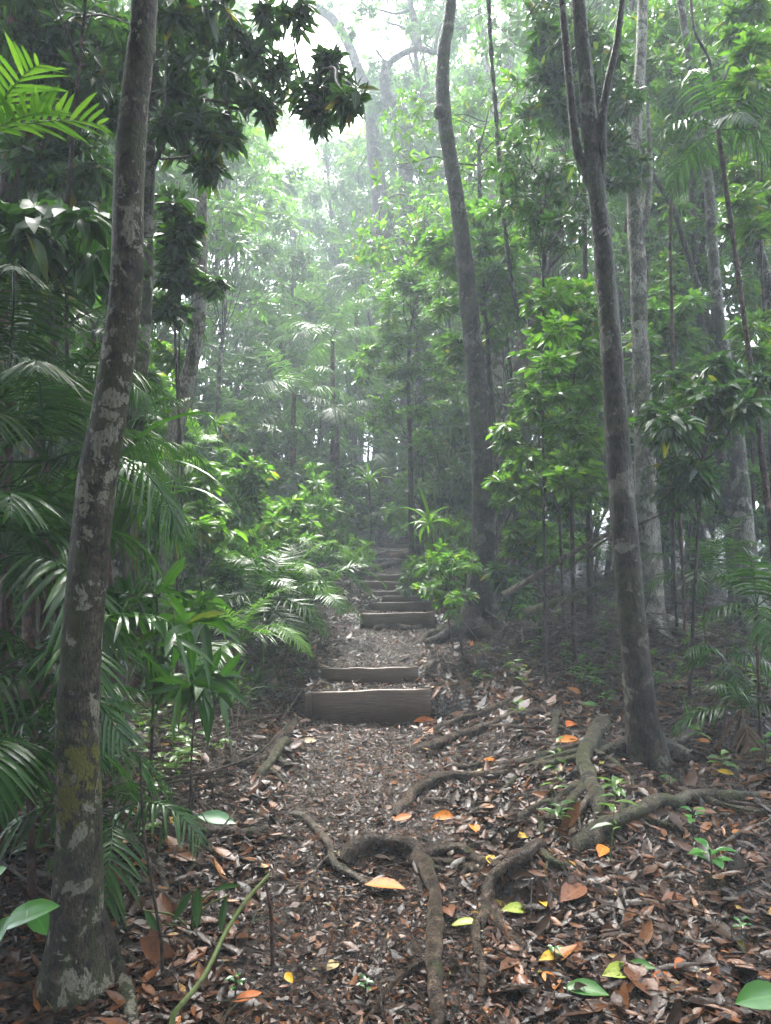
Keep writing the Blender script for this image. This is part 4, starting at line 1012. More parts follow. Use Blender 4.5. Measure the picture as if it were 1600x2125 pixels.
SEED = [(1475, 1840, 0, 1.5, "rosette seedling at the lower right with a whorl of bright oval leaves"), (1440, 1745, 1, 1.5, "slender seedling with drooping glossy leaves above the rosette seedling"),
        (1590, 1600, 1, 1.9, "seedling cut by the right edge, level with the forked trunk's foot"), (1080, 1300, 2, 1.6, "tiny green seedling on the litter right of the tall trunk's mossy root"),
        (1260, 1480, 2, 1.7, "light green seedling just left of the forked trunk's foot"), (770, 1330, 2, 1.0, "tiny weed in the middle of the muddy landing"), (1390, 1650, 2, 1.0, "little seedling right of the mossy root, below the forked trunk"),
        (1150, 2010, 2, .7, "tiny weed beside the yellow leaf at the lower middle"), (1540, 1960, 2, .8, "tiny weed on the litter near the lower right edge"), (760, 2080, 2, .7, "smallest weed, at the bottom centre beside the smooth main root"), (490, 2085, 2, .8, "tiny green weed at the bottom left of the path"),
        (1360, 1440, 0, 1.6, "oval-leaved seedling right behind the forked trunk"), (950, 1330, 1, 1.1, "seedling left of the tall ringed trunk's root"), (1120, 1330, 0, 1.6, "low seedling on the litter left of the forked trunk's middle"), (620, 1420, 1, 1.3, "seedling at the left end of the second step board")]
for i, (px, py, v, s, lab) in enumerate(SEED):
    p = on_ground(px, py)
    t = thing("seedling", p, lab, "seedling", "green seedlings on the litter")
    for nm, dt in (("stem", SD[v][0]), ("foliage", SD[v][1])):
        o = bpy.data.objects.new(nm, dt); COL.objects.link(o); o.parent = t
    t.rotation_euler = (0, 0, i * 1.7); t.scale = (s,) * 3

# ------------------------------------------------------------------ exposed roots
ROOT = [  # label, pixel path, radius px, material, lift factor
    ("thick smooth root curving from the path's left down to the bottom edge", [(715, 1785), (760, 1762), (815, 1762), (865, 1790), (893, 1840), (903, 1900), (900, 1980), (900, 2050), (915, 2140)], 19, 'root', .7),
    ("short pale forked root left of the thick curving one", [(610, 1690), (655, 1725), (682, 1765), (695, 1805), (735, 1830), (775, 1850)], 9, 'rootpale', .7),
    ("red-brown root lying across the left of the path below the pale green leaf", [(345, 1745), (420, 1735), (500, 1742), (560, 1725)], 13, 'root', .6),
    ("dark root arching right from the top of the thick curving root", [(870, 1785), (920, 1772), (970, 1778), (1010, 1800), (1040, 1820)], 14, 'root', .6),
    ("short tributary root under the dark arching root", [(960, 1800), (985, 1812), (1020, 1815)], 8, 'root', .5),
    ("arched grey root bending down over the soil mound at the lower middle", [(1145, 1775), (1100, 1780), (1055, 1810), (1020, 1850), (1008, 1890), (1000, 1930)], 15, 'root', .9),
    ("thin root running straight down from the soil mound", [(985, 1900), (988, 1960), (1002, 2020), (1000, 2070)], 10, 'root', .6),
    ("root running from the soil mound down to the right, towards the yellow leaf", [(1010, 1880), (1040, 1930), (1085, 1970), (1140, 2005)], 10, 'root', .6),
    ("stubby root on the right shoulder of the soil mound", [(1120, 1778), (1150, 1800), (1185, 1808)], 10, 'rootmoss', .7),
    ("massive dark mossy root running to the right edge", [(1195, 1770), (1250, 1735), (1310, 1708), (1370, 1680), (1440, 1665), (1520, 1668), (1580, 1660)], 18, 'rootmoss', .6),
    ("thin root crossing above the massive mossy one", [(1190, 1750), (1240, 1720), (1300, 1705), (1350, 1680)], 6, 'root', 1.6),
    ("knobbly mossy root standing up below the forked trunk", [(1250, 1505), (1232, 1545), (1212, 1590), (1222, 1640), (1248, 1695)], 20, 'rootmoss', .8),
    ("mossy branch of the knobbly root running down left", [(1222, 1635), (1190, 1670), (1160, 1700), (1130, 1715), (1125, 1745)], 12, 'rootmoss', .7),
    ("pale forked rootlet lying on the knobbly mossy root", [(1255, 1645), (1230, 1660), (1210, 1690), (1190, 1710)], 7, 'rootpale', 2.2),
    ("long grey root sweeping right from the middle of the path", [(822, 1692), (860, 1655), (905, 1630), (960, 1620), (1010, 1618), (1060, 1608)], 12, 'root', .7),
    ("root on the right verge just below the lowest step", [(850, 1562), (905, 1552), (950, 1535), (1000, 1520), (1060, 1492), (1130, 1475)], 10, 'root', .7),
    ("root nearest the lowest step's right end", [(905, 1512), (950, 1503), (1000, 1490), (1040, 1468), (1095, 1450)], 8, 'root', .7),
    ("thin dark root touching the knobbly root's top from the left", [(1050, 1592), (1110, 1582), (1170, 1565), (1215, 1560), (1260, 1583)], 9, 'root', .8),
    ("second thin root just below the one touching the knobbly root", [(1095, 1598), (1150, 1592), (1195, 1580), (1230, 1568)], 9, 'rootmoss', .7),
    ("short twisted root above the long sweeping root", [(930, 1590), (975, 1598), (1010, 1592), (1050, 1612)], 7, 'root', .7),
    ("low root stub below the long sweeping root", [(880, 1664), (930, 1668), (990, 1673)], 7, 'root', .5),
    ("mossy root fanning out left of the knobbly one", [(1170, 1665), (1120, 1680), (1080, 1705), (1050, 1715)], 9, 'rootmoss', .6),
    ("root fork on the left bank beside the lowest step", [(612, 1500), (592, 1535), (560, 1570), (520, 1590), (450, 1590)], 10, 'root', .8),
    ("greenish mossy root on the left bank pointing at the path", [(592, 1545), (565, 1585), (535, 1618)], 13, 'rootmoss', .6),
    ("pale blotched root low on the left between palm and path", [(290, 1765), (322, 1790), (340, 1830), (348, 1895)], 10, 'rootpale', .7),
    ("mossy root leaving the tall ringed trunk towards the landing", [(975, 1300), (935, 1312), (900, 1322), (868, 1338)], 11, 'rootmoss', .7),
    ("thin dark root across the landing under the tall middle riser", [(775, 1308), (810, 1303), (845, 1308), (880, 1300), (905, 1290)], 6, 'root', .7),
    ("grey root lying over a step board's right end", [(838, 1206), (862, 1204), (885, 1218), (905, 1228)], 8, 'rootpale', 1.2),
    ("pale root crossing the upper path above the steps", [(770, 1186), (800, 1180), (835, 1176), (875, 1171)], 6, 'rootpale', 1.0),
    ("second pale root crossing the upper path, just higher", [(800, 1173), (830, 1169), (875, 1168)], 4, 'rootpale', 1.0),
    ("dark root on the litter half way between tall and forked trunks", [(1050, 1385), (1085, 1392), (1130, 1380), (1160, 1375)], 8, 'root', .6),
    ("curved root at the foot of the pale blotched trunk", [(1245, 1305), (1290, 1290), (1345, 1290), (1400, 1300), (1425, 1315)], 8, 'rootmoss', .9),
    ("pale root stub right of the second step", [(888, 1400), (895, 1385), (905, 1375)], 8, 'rootpale', .7),
    ("small upright root on the left bank, level with the second step", [(565, 1440), (568, 1415), (563, 1395)], 9, 'rootpale', .7),
    ("dark root trailing out from the right foot of the forked trunk", [(1350, 1575), (1390, 1560), (1440, 1525), (1510, 1460)], 10, 'root', .8),
    ("mossy stub standing in the litter left of the forked trunk's foot", [(1155, 1480), (1152, 1505), (1150, 1530)], 9, 'rootmoss', .7)]
rr_ = np.random.default_rng(40)
for (lab, path, rad, mat, lf) in ROOT:
    W_ = [on_ground(*p) for p in path]
    Y = np.mean([p[1] for p in W_]); r = rad * Y / F
    P = smooth_path(np.array(W_), 6)
    P[:, 2] = ground(P[:, 0], P[:, 1]) + r * (lf + .22) * (0.55 + .45 * np.sin(np.linspace(0, math.pi, len(P))))
    P[0, 2] -= r * .7; P[-1, 2] -= r * .9
    P += rr_.normal(0, r * .10, P.shape)
    k = np.linspace(0, 1, len(P))
    rad_ = r * (1.0 - .38 * k) * (1 + .10 * np.sin(k * 19 + rad)); rad_[-1] *= .5; rad_[0] *= .7
    base = tuple(W_[0])
    m = MB(); m.add(*tube(P, rad_, 12, .06, rr_, .03))
    o = m.build("exposed_root", M[mat], None, base, True)
    tag(o, lab, "root", "exposed roots on the forest floor")
    if rad >= 7 and Y < 7.5:                       # thinner side rootlets creeping off into the litter
        for k in range(3):
            i0 = int(rr_.integers(len(P) // 5, len(P) - 2)); dv_ = unit(P[min(i0 + 2, len(P) - 1)] - P[max(0, i0 - 2)]); sd = np.array((-dv_[1], dv_[0], 0)) * rr_.choice((-1, 1))
            ln_ = r * rr_.uniform(9, 20); W2 = []
            for u in np.linspace(0, 1, 6):
                q = P[i0] + (dv_ * (.5 + .5 * u) + sd * (.8 - .3 * u)) * ln_ * u + rr_.normal(0, .04, 3) * ln_ * u
                q[2] = float(ground(q[0], q[1])) + r * (.5 - .6 * u) if u > 0 else P[i0][2] - r * .2
                W2.append(q)
            W2 = smooth_path(np.array(W2), 4); m = MB(); m.add(*tube(W2, np.linspace(r * .42, r * .10, len(W2)), 8, .08, rr_, .05)); m.build("rootlet", M[mat], o, base, True)

# ------------------------------------------------------------------ single coloured leaves, fallen sticks, poles
FALLEN = [(1250, 1780, 62, 60, 'orange', "large speckled orange leaf on the massive mossy root's left"), (985, 1732, 44, 95, 'orange', "oval orange leaf lying flat right of the long sweeping root"), (920, 1702, 52, 150, 'orange', "long orange leaf just below the long sweeping root"),
          (1020, 1800, 48, 100, 'yellow', "spotted yellow leaf resting on the dark arching root"), (1176, 1546, 50, 10, 'orange', "orange leaf left of the forked trunk's foot"), (1146, 2003, 62, 25, 'yellow', "curled golden leaf at the lower middle, right of the thin straight roots"),
          (731, 1479, 44, 5, 'orange', "golden leaf leaning against the lowest riser"), (798, 1851, 84, 170, 'orange', "long orange-red leaf inside the bend of the thick curving root"), (1230, 1730, 34, 60, 'yellow', "small yellow leaf at the left end of the massive mossy root"),
          (1127, 1896, 34, 100, 'yellow', "slim yellow leaf on the slope under the soil mound"), (1061, 2013, 26, 60, 'yellow', "small yellow leaf left of the curled golden one"), (1506, 1613, 34, 150, 'yellow', "bright yellow leaf right of the forked trunk's foot"),
          (1018, 1587, 44, 20, 'orange', "orange leaf beside the short twisted root"), (1215, 2078, 90, 160, 'green', "narrow green leaf at the bottom right of the thin roots"), (1290, 2040, 84, 8, 'lime', "long lime-coloured ribbed leaf at the lower right"),
          (1330, 2018, 56, 145, 'green', "small deep-green leaf above the lime ribbed one"), (448, 1718, 80, 178, 'pale', "pale green wet leaf on the red-brown root"), (357, 1716, 40, 30, 'yellow', "yellow leaf left of the pale green wet one"),
          (1460, 2040, 60, 40, 'tan', "big tan leaf near the bottom right"), (1412, 2022, 58, 40, 'rust', "folded rust-coloured leaf left of the big tan one"), (1375, 2045, 44, 170, 'rust', "short rust leaf between lime ribbed and big tan leaves"),
          (600, 2045, 40, 120, 'yellow', "dull yellow leaf on the mud at the lower left of the path"), (512, 2090, 60, 15, 'rust', "torn rust-brown leaf at the bottom left"), (1085, 2060, 46, 95, 'brown', "dark red-brown leaf among the thin roots at the bottom"), (1140, 2055, 50, 110, 'orange', "thin orange leaf below the curled golden one"),
          (880, 1502, 46, 30, 'rust', "rust leaf right of the lowest step"), (1185, 1510, 46, 40, 'rust', "rust leaf above the orange one near the forked trunk"), (930, 1900, 60, 95, 'brown', "wet brown leaf right of the thick curving root"),
          (1080, 1750, 38, 160, 'yellow', "yellow-brown leaf behind the spotted yellow one"), (1190, 1870, 90, 50, 'brown', "very large dark brown leaf on the slope right of the soil mound"), (1400, 1880, 70, 20, 'brown', "large brown leaf left of the rosette seedling"),
          (1460, 1545, 34, 10, 'orange', "small orange leaf right behind the forked trunk"), (1225, 1470, 36, 160, 'green', "green leaf on the litter left of the forked trunk"), (965, 1925, 60, 175, 'lime', "slim lime leaf beside the thin straight root"),
          (1075, 1905, 70, 10, 'lime', "yellow-green leaf on the slope below the soil mound"), (640, 1545, 36, 20, 'tan', "tan leaf on the left of the mud below the lowest step"), (690, 2020, 44, 60, 'straw', "straw-coloured leaf scrap at the bottom of the path"), (835, 1712, 40, 5, 'rust', "rust-brown leaf at the left end of the long sweeping root")]
fl = np.random.default_rng(50)
for (px, py, ln, ang, c, lab) in FALLEN:
    p = on_ground(px, py); sc_ = p[1] / F
    L_ = ln * sc_ * 1.0
    a = R(ang + fl.normal(0, 5))
    d = np.array((math.cos(a), math.sin(a) , 0)); q = p - d * L_ / 2
    q[2] = p[2] + .022; d[2] = fl.uniform(.02, .16)
    m = MB(); leaves(m, q[None] - p, d[None], np.array(((fl.normal(0, .25), -.30 + fl.normal(0, .1), 1.),)), np.array((L_,)), np.array((L_ * fl.uniform(.40, .52),)), T_NEAR, fl.uniform(-.05, .22))
    o = m.build("fallen_leaf", FALL[c]); o.location = p
    tag(o, lab, "leaf", "single coloured leaves on the litter")
STICK = [("pale bare pole leaning low behind the forked trunk, rising to the right", [(1045, 1235, 7.4), (1120, 1190, 7.2), (1200, 1140, 7.0), (1300, 1090, 6.8)], 13, 'rootpale'), ("dark thin pole crossing the pale leaning one", [(1170, 1190, 7.0), (1250, 1125, 6.8), (1340, 1082, 6.6), (1430, 1045, 6.4)], 5, 'twig'),
         ("dark mossy log lying behind the forked trunk's left", [(1090, 1272, 7.6), (1180, 1242, 7.5), (1250, 1218, 7.4), (1310, 1198, 7.3)], 20, 'rootmoss'), ("reddish rotten log lying across the ground behind the pale blotched trunk", [(1190, 1205, 12.4), (1280, 1198, 12.2), (1350, 1200, 12.0), (1415, 1197, 11.8)], 15, 'rootpale'),
         ("pale thin stick propped against the low end of the leaning pole", [(1110, 1300, 7.2), (1150, 1265, 7.2), (1180, 1235, 7.2)], 4, 'rootpale'), ("dark straight stick slanting down left from the wavy liana's middle", [(1035, 1120, 9.0), (1070, 1040, 9.0), (1112, 965, 9.0)], 4, 'twig'),
         ("dark stick slanting down right from the wavy liana's middle", [(1112, 965, 9.2), (1160, 1040, 9.0), (1210, 1130, 8.8), (1250, 1210, 8.6)], 5, 'twig'), ("pale stick lying at the lower right edge", [(1490, 1795, 3.6), (1540, 1742, 3.75), (1620, 1685, 3.9)], 10, 'rootpale'),
         ("leaning sapling stick, brown below and yellow-green above, at the bottom left of the path", [(345, 2120, 2.32), (420, 2030, 2.45), (468, 1935, 2.6), (510, 1870, 2.7), (558, 1815, 2.8)], 11, 'stem'), ("split straw-coloured strip leaning on the right of the lichen-patched trunk", [(238, 1508, 3.2), (222, 1455, 3.2), (206, 1405, 3.2)], 6, 'straw'),
         ("thin dark stem standing left of the path among fallen twigs", [(340, 1985, 2.6), (318, 1850, 2.65), (298, 1720, 2.7), (290, 1560, 2.75)], 7, 'twig'), ("fallen twig crossing the left litter towards the path", [(430, 1660, 3.7), (500, 1675, 3.65), (560, 1700, 3.5)], 4, 'twig'),
         ("brown stump-like splinter standing left of the path", [(566, 1925, 2.75), (560, 1880, 2.75), (553, 1838, 2.75)], 9, 'barkred'), ("thin branch lying along the left bank", [(395, 1610, 4.1), (470, 1590, 4.3), (540, 1560, 4.5), (600, 1500, 5.2)], 6, 'twig')]
for (lab, path, rad, mat) in STICK:
    P = smooth_path(np.array([at(*q) for q in path]), 5)
    gz = ground(P[:, 0], P[:, 1])
    P[:, 2] = np.maximum(P[:, 2], gz + .01)
    r = rad / 2 * np.mean(P[:, 1]) / F
    if P[0, 2] - gz[0] < .25: P[0, 2] = gz[0] - .01
    base = tuple(P[0]); m = MB(); m.add(*tube(P, np.linspace(r, r * .65, len(P)), 8, .05, rr_, .03))
    nm = "log" if "log" in lab else "stick"
    tag(m.build(nm, FALL[mat] if mat in FALL else M[mat], None, base, True), lab, nm)

# ------------------------------------------------------------------ lianas
def liana(label, path, rad, mat, strands=1, tw_=0, name="liana"):
    C_ = smooth_path(np.array([at(*q) for q in path]), 8)
    m = MB()
    r = rad / 2 * C_[:, 1].mean() / F
    for s in range(strands):
        ph = np.linspace(0, tw_, len(C_)) + s * math.pi
        off = np.stack((np.cos(ph), np.sin(ph), np.zeros(len(C_))), 1) * (r * .9 if strands > 1 else 0)
        m.add(*tube(C_ + off, np.full(len(C_), r), 7, .06, rr_, .05))
    tag(m.build(name, M[mat], None, tuple(C_[-1]), True), label, "vine")
liana("twisted two-strand liana hanging right of the tall ringed trunk", [(1008, -260, 8.6), (1012, -60, 8.6), (1018, 90, 8.6), (1028, 220, 8.6), (1036, 330, 8.6), (1044, 430, 8.6), (1052, 510, 8.6), (1064, 600, 8.6), (1080, 660, 8.7)], 6, 'barkdark', 2, 70)
liana("wavy pale liana winding up from the fallen poles", [(1040, 1190, 9.4), (1070, 1110, 9.3), (1060, 1060, 9.3), (1088, 1010, 9.3), (1100, 960, 9.3), (1118, 900, 9.3), (1108, 840, 9.4), (1135, 740, 9.4), (1165, 690, 9.4)], 8, 'barkpale')
liana("thin straight dark liana in front of the thin pale left trunk", [(378, 1130, 7.4), (376, 950, 7.4), (366, 780, 7.4), (362, 620, 7.4), (360, 520, 7.4)], 5, 'twig')
liana("looping dark liana in the upper right crown", [(1432, -40, 7.4), (1440, 60, 7.4), (1470, 120, 7.4), (1482, 180, 7.4), (1482, 240, 7.4), (1500, 170, 7.4), (1545, 90, 7.4), (1620, 50, 7.4)], 6, 'twig')
liana("thin stem forking among leaves on the right, left of the slim trunks", [(1422, 1310, 7.6), (1415, 1150, 7.6), (1400, 900, 7.6), (1395, 700, 7.6), (1392, 440, 7.6), (1410, 380, 7.6)], 8, 'barkred')
liana("thin dark stem just right of the pale blotched trunk's foot", [(1405, 1300, 7.2), (1398, 1150, 7.2), (1400, 1000, 7.2), (1430, 860, 7.2)], 7, 'twig')
liana("fine pale vine hanging in the mist left of centre", [(770, 560, 17), (778, 500, 17), (790, 430, 17), (812, 408, 17), (840, 405, 17), (865, 440, 17)], 5, 'barkpale')
liana("thin hanging cord of vine high over the left trunks", [(344, -60, 5.0), (345, 90, 5.0), (342, 210, 5.0), (340, 320, 5.0)], 6, 'barkpale')

# ------------------------------------------------------------------ the misty forest behind: copies of a few trees
def variant_tree(seed, H, cr, n, mat, L, tr=.17):
    rng = np.random.default_rng(seed)
    t = thing("misty_tree", (0, 0, 0))
    lean = rng.normal(0, .05, 2) * H
    P = np.array(((0, 0, -.3), (0, 0, 0), (lean[0] * .3, lean[1] * .3, H * .35), (lean[0] * .8, lean[1] * .8, H * .7), (lean[0], lean[1], H * .95)))
    Q = smooth_path(P, 5); r = np.interp(np.linspace(0, 1, len(Q)), (0, .1, 1), (tr * 1.4, tr, tr * .25))
    m = MB(); m.add(*tube(Q, r, 9, .05, rng)); m.build("trunk", M['barkfar'], t, (0, 0, 0), True)
    cl = []
    for k in range(n):
        u = rng.uniform(0, 1) ** .8
        z = H * (.36 + .62 * u); env = cr * (math.sin(math.pi * (.15 + .80 * u)) ** .7)
        az = rng.uniform(0, 6.28); q = env * math.sqrt(rng.uniform(.05, 1))
        c = np.array((lean[0] * u + q * math.cos(az), lean[1] * u + q * math.sin(az), z))
        j = int(np.clip(len(Q) * (.28 + .62 * u) - 1, 2, len(Q) - 1))
        cl.append((c, cr * rng.uniform(.20, .36), Q[j]))
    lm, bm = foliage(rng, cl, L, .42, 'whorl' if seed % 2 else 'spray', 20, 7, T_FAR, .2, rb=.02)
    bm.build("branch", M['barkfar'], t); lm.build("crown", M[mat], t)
    return t
VT = [variant_tree(200 + i, 18, cr, 40, m_, .26) for i, (cr, m_) in enumerate(((3.4, 'fog'), (2.6, 'fog'), (4.0, 'mid'), (2.8, 'fog'), (3.2, 'mid')))]
rf = np.random.default_rng(88)
used = [False] * len(VT)
def top_limit(px):
    return float(np.interp(px, (330, 430, 560, 640, 700, 760, 830, 900, 960), (-300, 200, 270, 300, 300, 230, 120, 0, -200)))
def plant_tree(px, Y, top_py=None, group=None, desc=None, w_=1.0):
    x_ = at(px, 1150, Y)[0]; z_ = float(ground(x_, Y))
    top = at(px, top_limit(px) if top_py is None else top_py, Y)[2]
    H = np.clip(top - z_, 5, 27)
    k = int(rf.integers(0, len(VT)))
    t = VT[k] if not used[k] else copy_tree(VT[k]); used[k] = True
    s = H / 18.0; sw = max(s, .55) * w_ * rf.uniform(.85, 1.15)
    t.location = (x_, Y, z_); t.scale = (sw, sw, s); t.rotation_euler = (0, 0, rf.uniform(0, 6.28))
    if group: t["group"] = group
    t["category"] = "tree"
    return t
def zone(name, lst, desc):
    o = [plant_tree(*q) if isinstance(q, tuple) else q for q in lst]
    for t in o: t["group"] = name
    number(o, desc); return o
zone("misty trees left of the steps", [(470, 26), (540, 31), (600, 38), (430, 21), (510, 45), (590, 24, 520), (560, 19, 640), (480, 17, 700), (390, 28), (650, 33, 420)], "tall misty trees behind the left-hand palms")
zone("misty trees behind the steps", [(690, 40), (745, 47), (640, 52), (800, 33, 420), (720, 28, 560), (870, 40, 260), (660, 24, 640), (770, 24, 700), (835, 26, 560), (905, 31, 200), (610, 58, 380), (880, 55, 250), (800, 31, 130), (860, 35, 40), (740, 36, 230)], "tall misty trees closing the view above the steps")
zone("misty trees right of the tall ringed trunk", [(940, 22, 200), (985, 30, -100), (1060, 34, -100), (1110, 20, 100), (960, 44, 60), (1030, 18, 560), (1150, 27, -200), (900, 18, 640), (1090, 42, -100)], "tall misty trees right of the tall ringed trunk")
zone("trees in the left wood", [(330, 17, -200), (250, 14, -100), (160, 18, -300), (70, 13, -200), (-40, 18, -300), (200, 25, -300), (300, 32, -200), (20, 28, -300), (-160, 13, -300), (110, 36, -200), (-260, 22, -300)], "background trees of the left wood")
zone("trees in the right wood", [(1220, 16, -200), (1290, 24, -300), (1370, 15, -200), (1440, 20, -300), (1600, 19, -300), (1680, 13, -300), (1480, 30, -300), (1760, 20, -300), (1260, 44, -200), (1860, 15, -300)], "background trees of the right wood")

# unseen trees added round the viewer: dense crowns darken the near air and ground
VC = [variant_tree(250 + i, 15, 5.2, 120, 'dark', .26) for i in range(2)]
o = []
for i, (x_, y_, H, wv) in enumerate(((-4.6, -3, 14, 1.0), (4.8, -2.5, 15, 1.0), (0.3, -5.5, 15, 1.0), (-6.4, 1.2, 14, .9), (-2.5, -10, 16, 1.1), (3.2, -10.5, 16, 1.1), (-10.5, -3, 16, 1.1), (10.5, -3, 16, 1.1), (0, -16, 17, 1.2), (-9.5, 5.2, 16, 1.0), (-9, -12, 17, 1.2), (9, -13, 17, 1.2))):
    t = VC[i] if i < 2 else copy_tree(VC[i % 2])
    s = H / 15.0; t.location = (x_, y_, float(ground(x_, y_))); t.scale = (s * wv, s * wv, s); t.rotation_euler = (0, 0, rf.uniform(0, 6.28)); t["category"] = "tree"; t["group"] = "added shade trees around the viewer"
    t["label"] = "added unseen tree beside or behind the viewer, its crown shading the foreground"
    o.append(t)

def variant_shrub(seed, H, rad, n, mat, L, style):
    rng = np.random.default_rng(seed)
    t = thing("understory_shrub", (0, 0, 0))
    m = MB(); cl = []
    for s in range(3):
        a = rng.uniform(0, 6.28); tip = np.array((math.cos(a) * rad * .3, math.sin(a) * rad * .3, H * rng.uniform(.7, .95)))
        Q = smooth_path(np.array(((0, 0, -.1), (0, 0, .02), tip * np.array((.3, .3, .5)), tip)), 4)
        m.add(*tube(Q, np.linspace(.02, .007, len(Q)), 6, .05, rng))
        for k in range(n // 3):
            u = rng.uniform(.12, 1); az = rng.uniform(0, 6.28); q = rad * math.sqrt(rng.uniform(.05, 1)) * (1.05 - .5 * u)
            cl.append((np.array((tip[0] * u + q * math.cos(az), tip[1] * u + q * math.sin(az), H * (.10 + .9 * u))), rng.uniform(.2, .4) * rad, Q[int(u * (len(Q) - 1))]))
    m.build("stem", M['twig'], t, (0, 0, 0), True)
    lm, bm = foliage(rng, cl, L, .40, style, 9, 7, T_MID, .25, rb=.006)
    bm.build("branch", M['twig'], t); lm.build("foliage", M[mat], t)
    return t
VS = [variant_shrub(300 + i, h, r_, 33, m_, L_, s_) for i, (h, r_, m_, L_, s_) in enumerate(((2.2, .9, 'mid', .17, 'spray'), (3.0, 1.0, 'fog', .18, 'whorl'), (1.3, .8, 'mid', .15, 'whorl'), (3.6, 1.1, 'fog', .2, 'spray'), (1.6, .9, 'lime', .16, 'spray'), (2.4, 1.0, 'dark', .17, 'whorl')))]
useds = [False] * len(VS)
def shrubs(gname, desc, spots):
    o = []
    for (px, Y, k, s) in spots:
        x_ = at(px, 1150, Y)[0]
        t = VS[k] if not useds[k] else copy_tree(VS[k]); useds[k] = True
        t.location = (x_, Y, float(ground(x_, Y))); t.scale = (s, s, s * rf.uniform(.85, 1.15)); t.rotation_euler = (0, 0, rf.uniform(0, 6.28)); t["category"] = "shrub"; t["group"] = gname
        o.append(t)
    number(o, desc)
shrubs("misty shrubs left of the upper steps", "shrubs banked in the mist left of the upper steps", [(640, 15, 0, 1), (600, 18, 1, 1.1), (700, 19, 5, 1), (540, 14, 1, 1), (500, 18, 3, 1.2), (450, 15, 0, 1.2), (740, 23, 3, 1.2), (660, 24, 3, 1.4), (580, 23, 3, 1.4), (420, 20, 1, 1.4), (690, 14.5, 2, .9), (620, 13, 4, .8), (520, 12, 2, 1), (770, 21, 2, 1)])
shrubs("misty shrubs right of the upper steps", "shrubs banked in the mist right of the upper steps", [(890, 17, 0, 1), (930, 14, 1, 1), (960, 19, 3, 1.3), (900, 24, 3, 1.3), (1000, 15, 5, 1.1), (870, 21, 2, 1.1), (1040, 19, 3, 1.3), (920, 11.5, 2, .9), (850, 27, 3, 1.4), (1080, 13, 1, 1), (960, 26, 3, 1.5)])
shrubs("shrubs between the right trunks", "understory shrubs between the right-hand trunks", [(1120, 15, 3, 1.2), (1240, 15, 1, 1.3), (1360, 16, 3, 1.3), (1420, 13, 5, 1.1), (1480, 17, 1, 1.3), (1660, 12, 0, 1.2), (1330, 20, 3, 1.6), (1720, 15, 3, 1.3), (1470, 23, 3, 1.6)])
shrubs("shrubs of the left thicket", "understory shrubs in the left thicket", [(380, 13, 5, 1.1), (330, 11, 1, 1.0), (300, 15, 3, 1.3), (220, 10, 5, 1.0), (150, 13, 3, 1.2), (80, 9, 1, 1.0), (20, 12, 3, 1.3), (-60, 9, 5, 1.0), (420, 10, 2, .9), (-120, 13, 3, 1.3), (120, 7.6, 2, 1.0), (-20, 6.6, 5, .8), (470, 9, 4, .7), (350, 9, 0, .8)])

# thin poles in the mist
def pole(seed, H):
    rng = np.random.default_rng(seed)
    t = thing("thin_tree", (0, 0, 0))
    Q = smooth_path(np.array(((0, 0, -.2), (0, 0, 0), rng.normal(0, .12, 3) * (1, 1, 0) + (0, 0, H * .35), rng.normal(0, .25, 3) * (1, 1, 0) + (0, 0, H * .7), rng.normal(0, .4, 3) * (1, 1, 0) + (0, 0, H))), 5)
    m = MB(); m.add(*tube(Q, np.linspace(.055, .02, len(Q)), 7, .05, rng)); m.build("trunk", M['barkpale' if seed % 2 else 'barkfar'], t, (0, 0, 0), True)
    cl = [(Q[-1 - int(rng.integers(0, 8))] + rng.normal(0, .6, 3), .5, Q[-9]) for _ in range(12)]
    lm, bm = foliage(rng, cl, .18, .4, 'spray', 9, 6, T_FAR, .2, rb=.006)
    bm.build("branch", M['twig'], t); lm.build("crown", M['fog'], t)
    return t
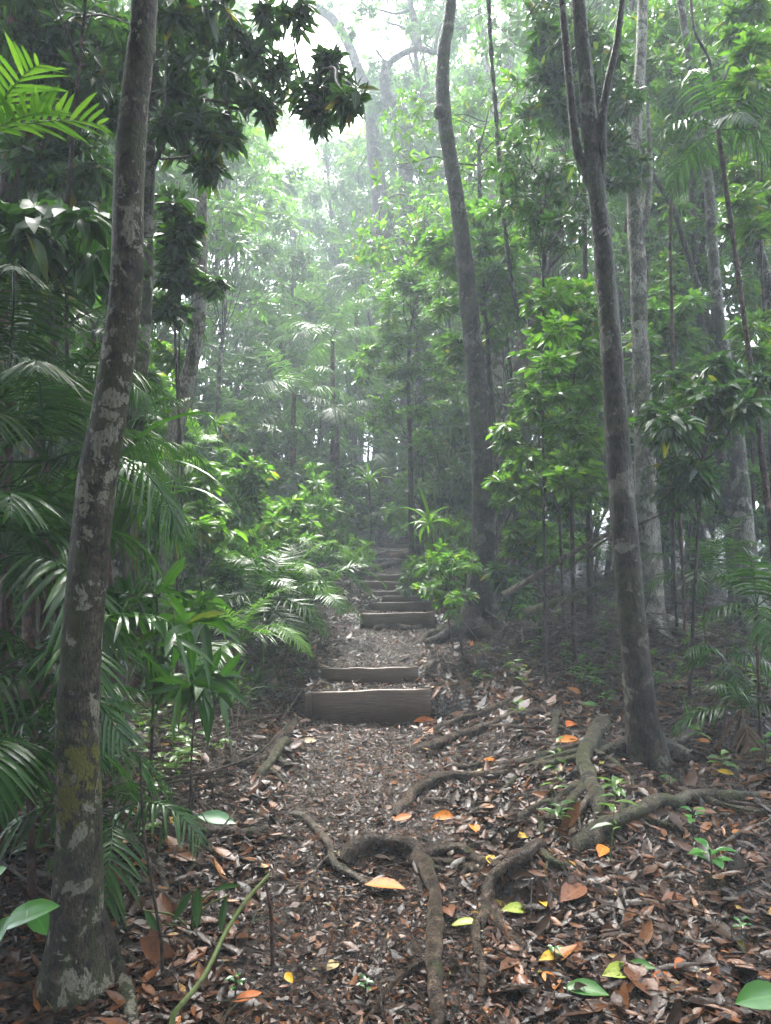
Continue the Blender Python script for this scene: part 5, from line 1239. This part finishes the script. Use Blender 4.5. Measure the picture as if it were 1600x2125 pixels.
VP = [pole(400 + i, h) for i, h in enumerate((6.5, 8.0, 5.5))]
up = [False] * 3
def poles(gname, desc, spots):
    o = []
    for i, (px, Y) in enumerate(spots):
        k = i % 3; x_ = at(px, 1150, Y)[0]
        t = VP[k] if not up[k] else copy_tree(VP[k]); up[k] = True
        s = rf.uniform(.8, 1.3); t.location = (x_, Y, float(ground(x_, Y))); t.scale = (s, s, s); t.rotation_euler = (0, 0, rf.uniform(0, 6.28)); t["category"] = "tree"; t["group"] = gname
        o.append(t)
    number(o, desc)
poles("thin stems behind the steps", "thin stems in the mist round the upper steps", [(800, 24), (820, 30), (845, 22), (880, 26), (905, 20), (930, 24), (950, 17), (760, 27), (720, 22), (690, 26), (975, 22), (640, 20), (600, 26), (560, 22)])
poles("thin stems in the right wood", "thin stems in the right-hand wood", [(1080, 17), (1150, 13), (1205, 18), (1255, 12), (1300, 17), (1385, 13), (1410, 18), (1465, 14), (1510, 19), (1570, 12), (1600, 15), (1440, 11), (1095, 11.5), (1125, 15), (1175, 16), (1275, 14)])
poles("thin stems in the left wood", "thin stems in the left-hand wood", [(40, 9), (95, 11), (120, 8), (160, 13), (205, 12), (330, 13), (355, 16), (450, 15), (15, 12), (190, 16)])

# ------------------------------------------------------------------ the mist
HZ = 0.0056
m, t, N, L = newmat("mist")
out = N.new("ShaderNodeOutputMaterial"); pv = N.new("ShaderNodeVolumePrincipled")
pv.inputs["Color"].default_value = (.80, .90, 1.0, 1); pv.inputs["Density"].default_value = HZ; pv.inputs["Anisotropy"].default_value = .1
L.new(pv.outputs[0], out.inputs["Volume"])
hb = MB()
x0, x1, y0, y1, z0, z1 = -215, 215, -45, 310, -4.0, 40
hb.add(np.array([(x, y, z) for z in (z0, z1) for y in (y0, y1) for x in (x0, x1)]), np.array(((0, 2, 3, 1), (4, 5, 7, 6), (0, 1, 5, 4), (2, 6, 7, 3), (0, 4, 6, 2), (1, 3, 7, 5))))
tag(hb.build("haze", m), kind="stuff", label="pale rain mist filling the forest", cat="mist")
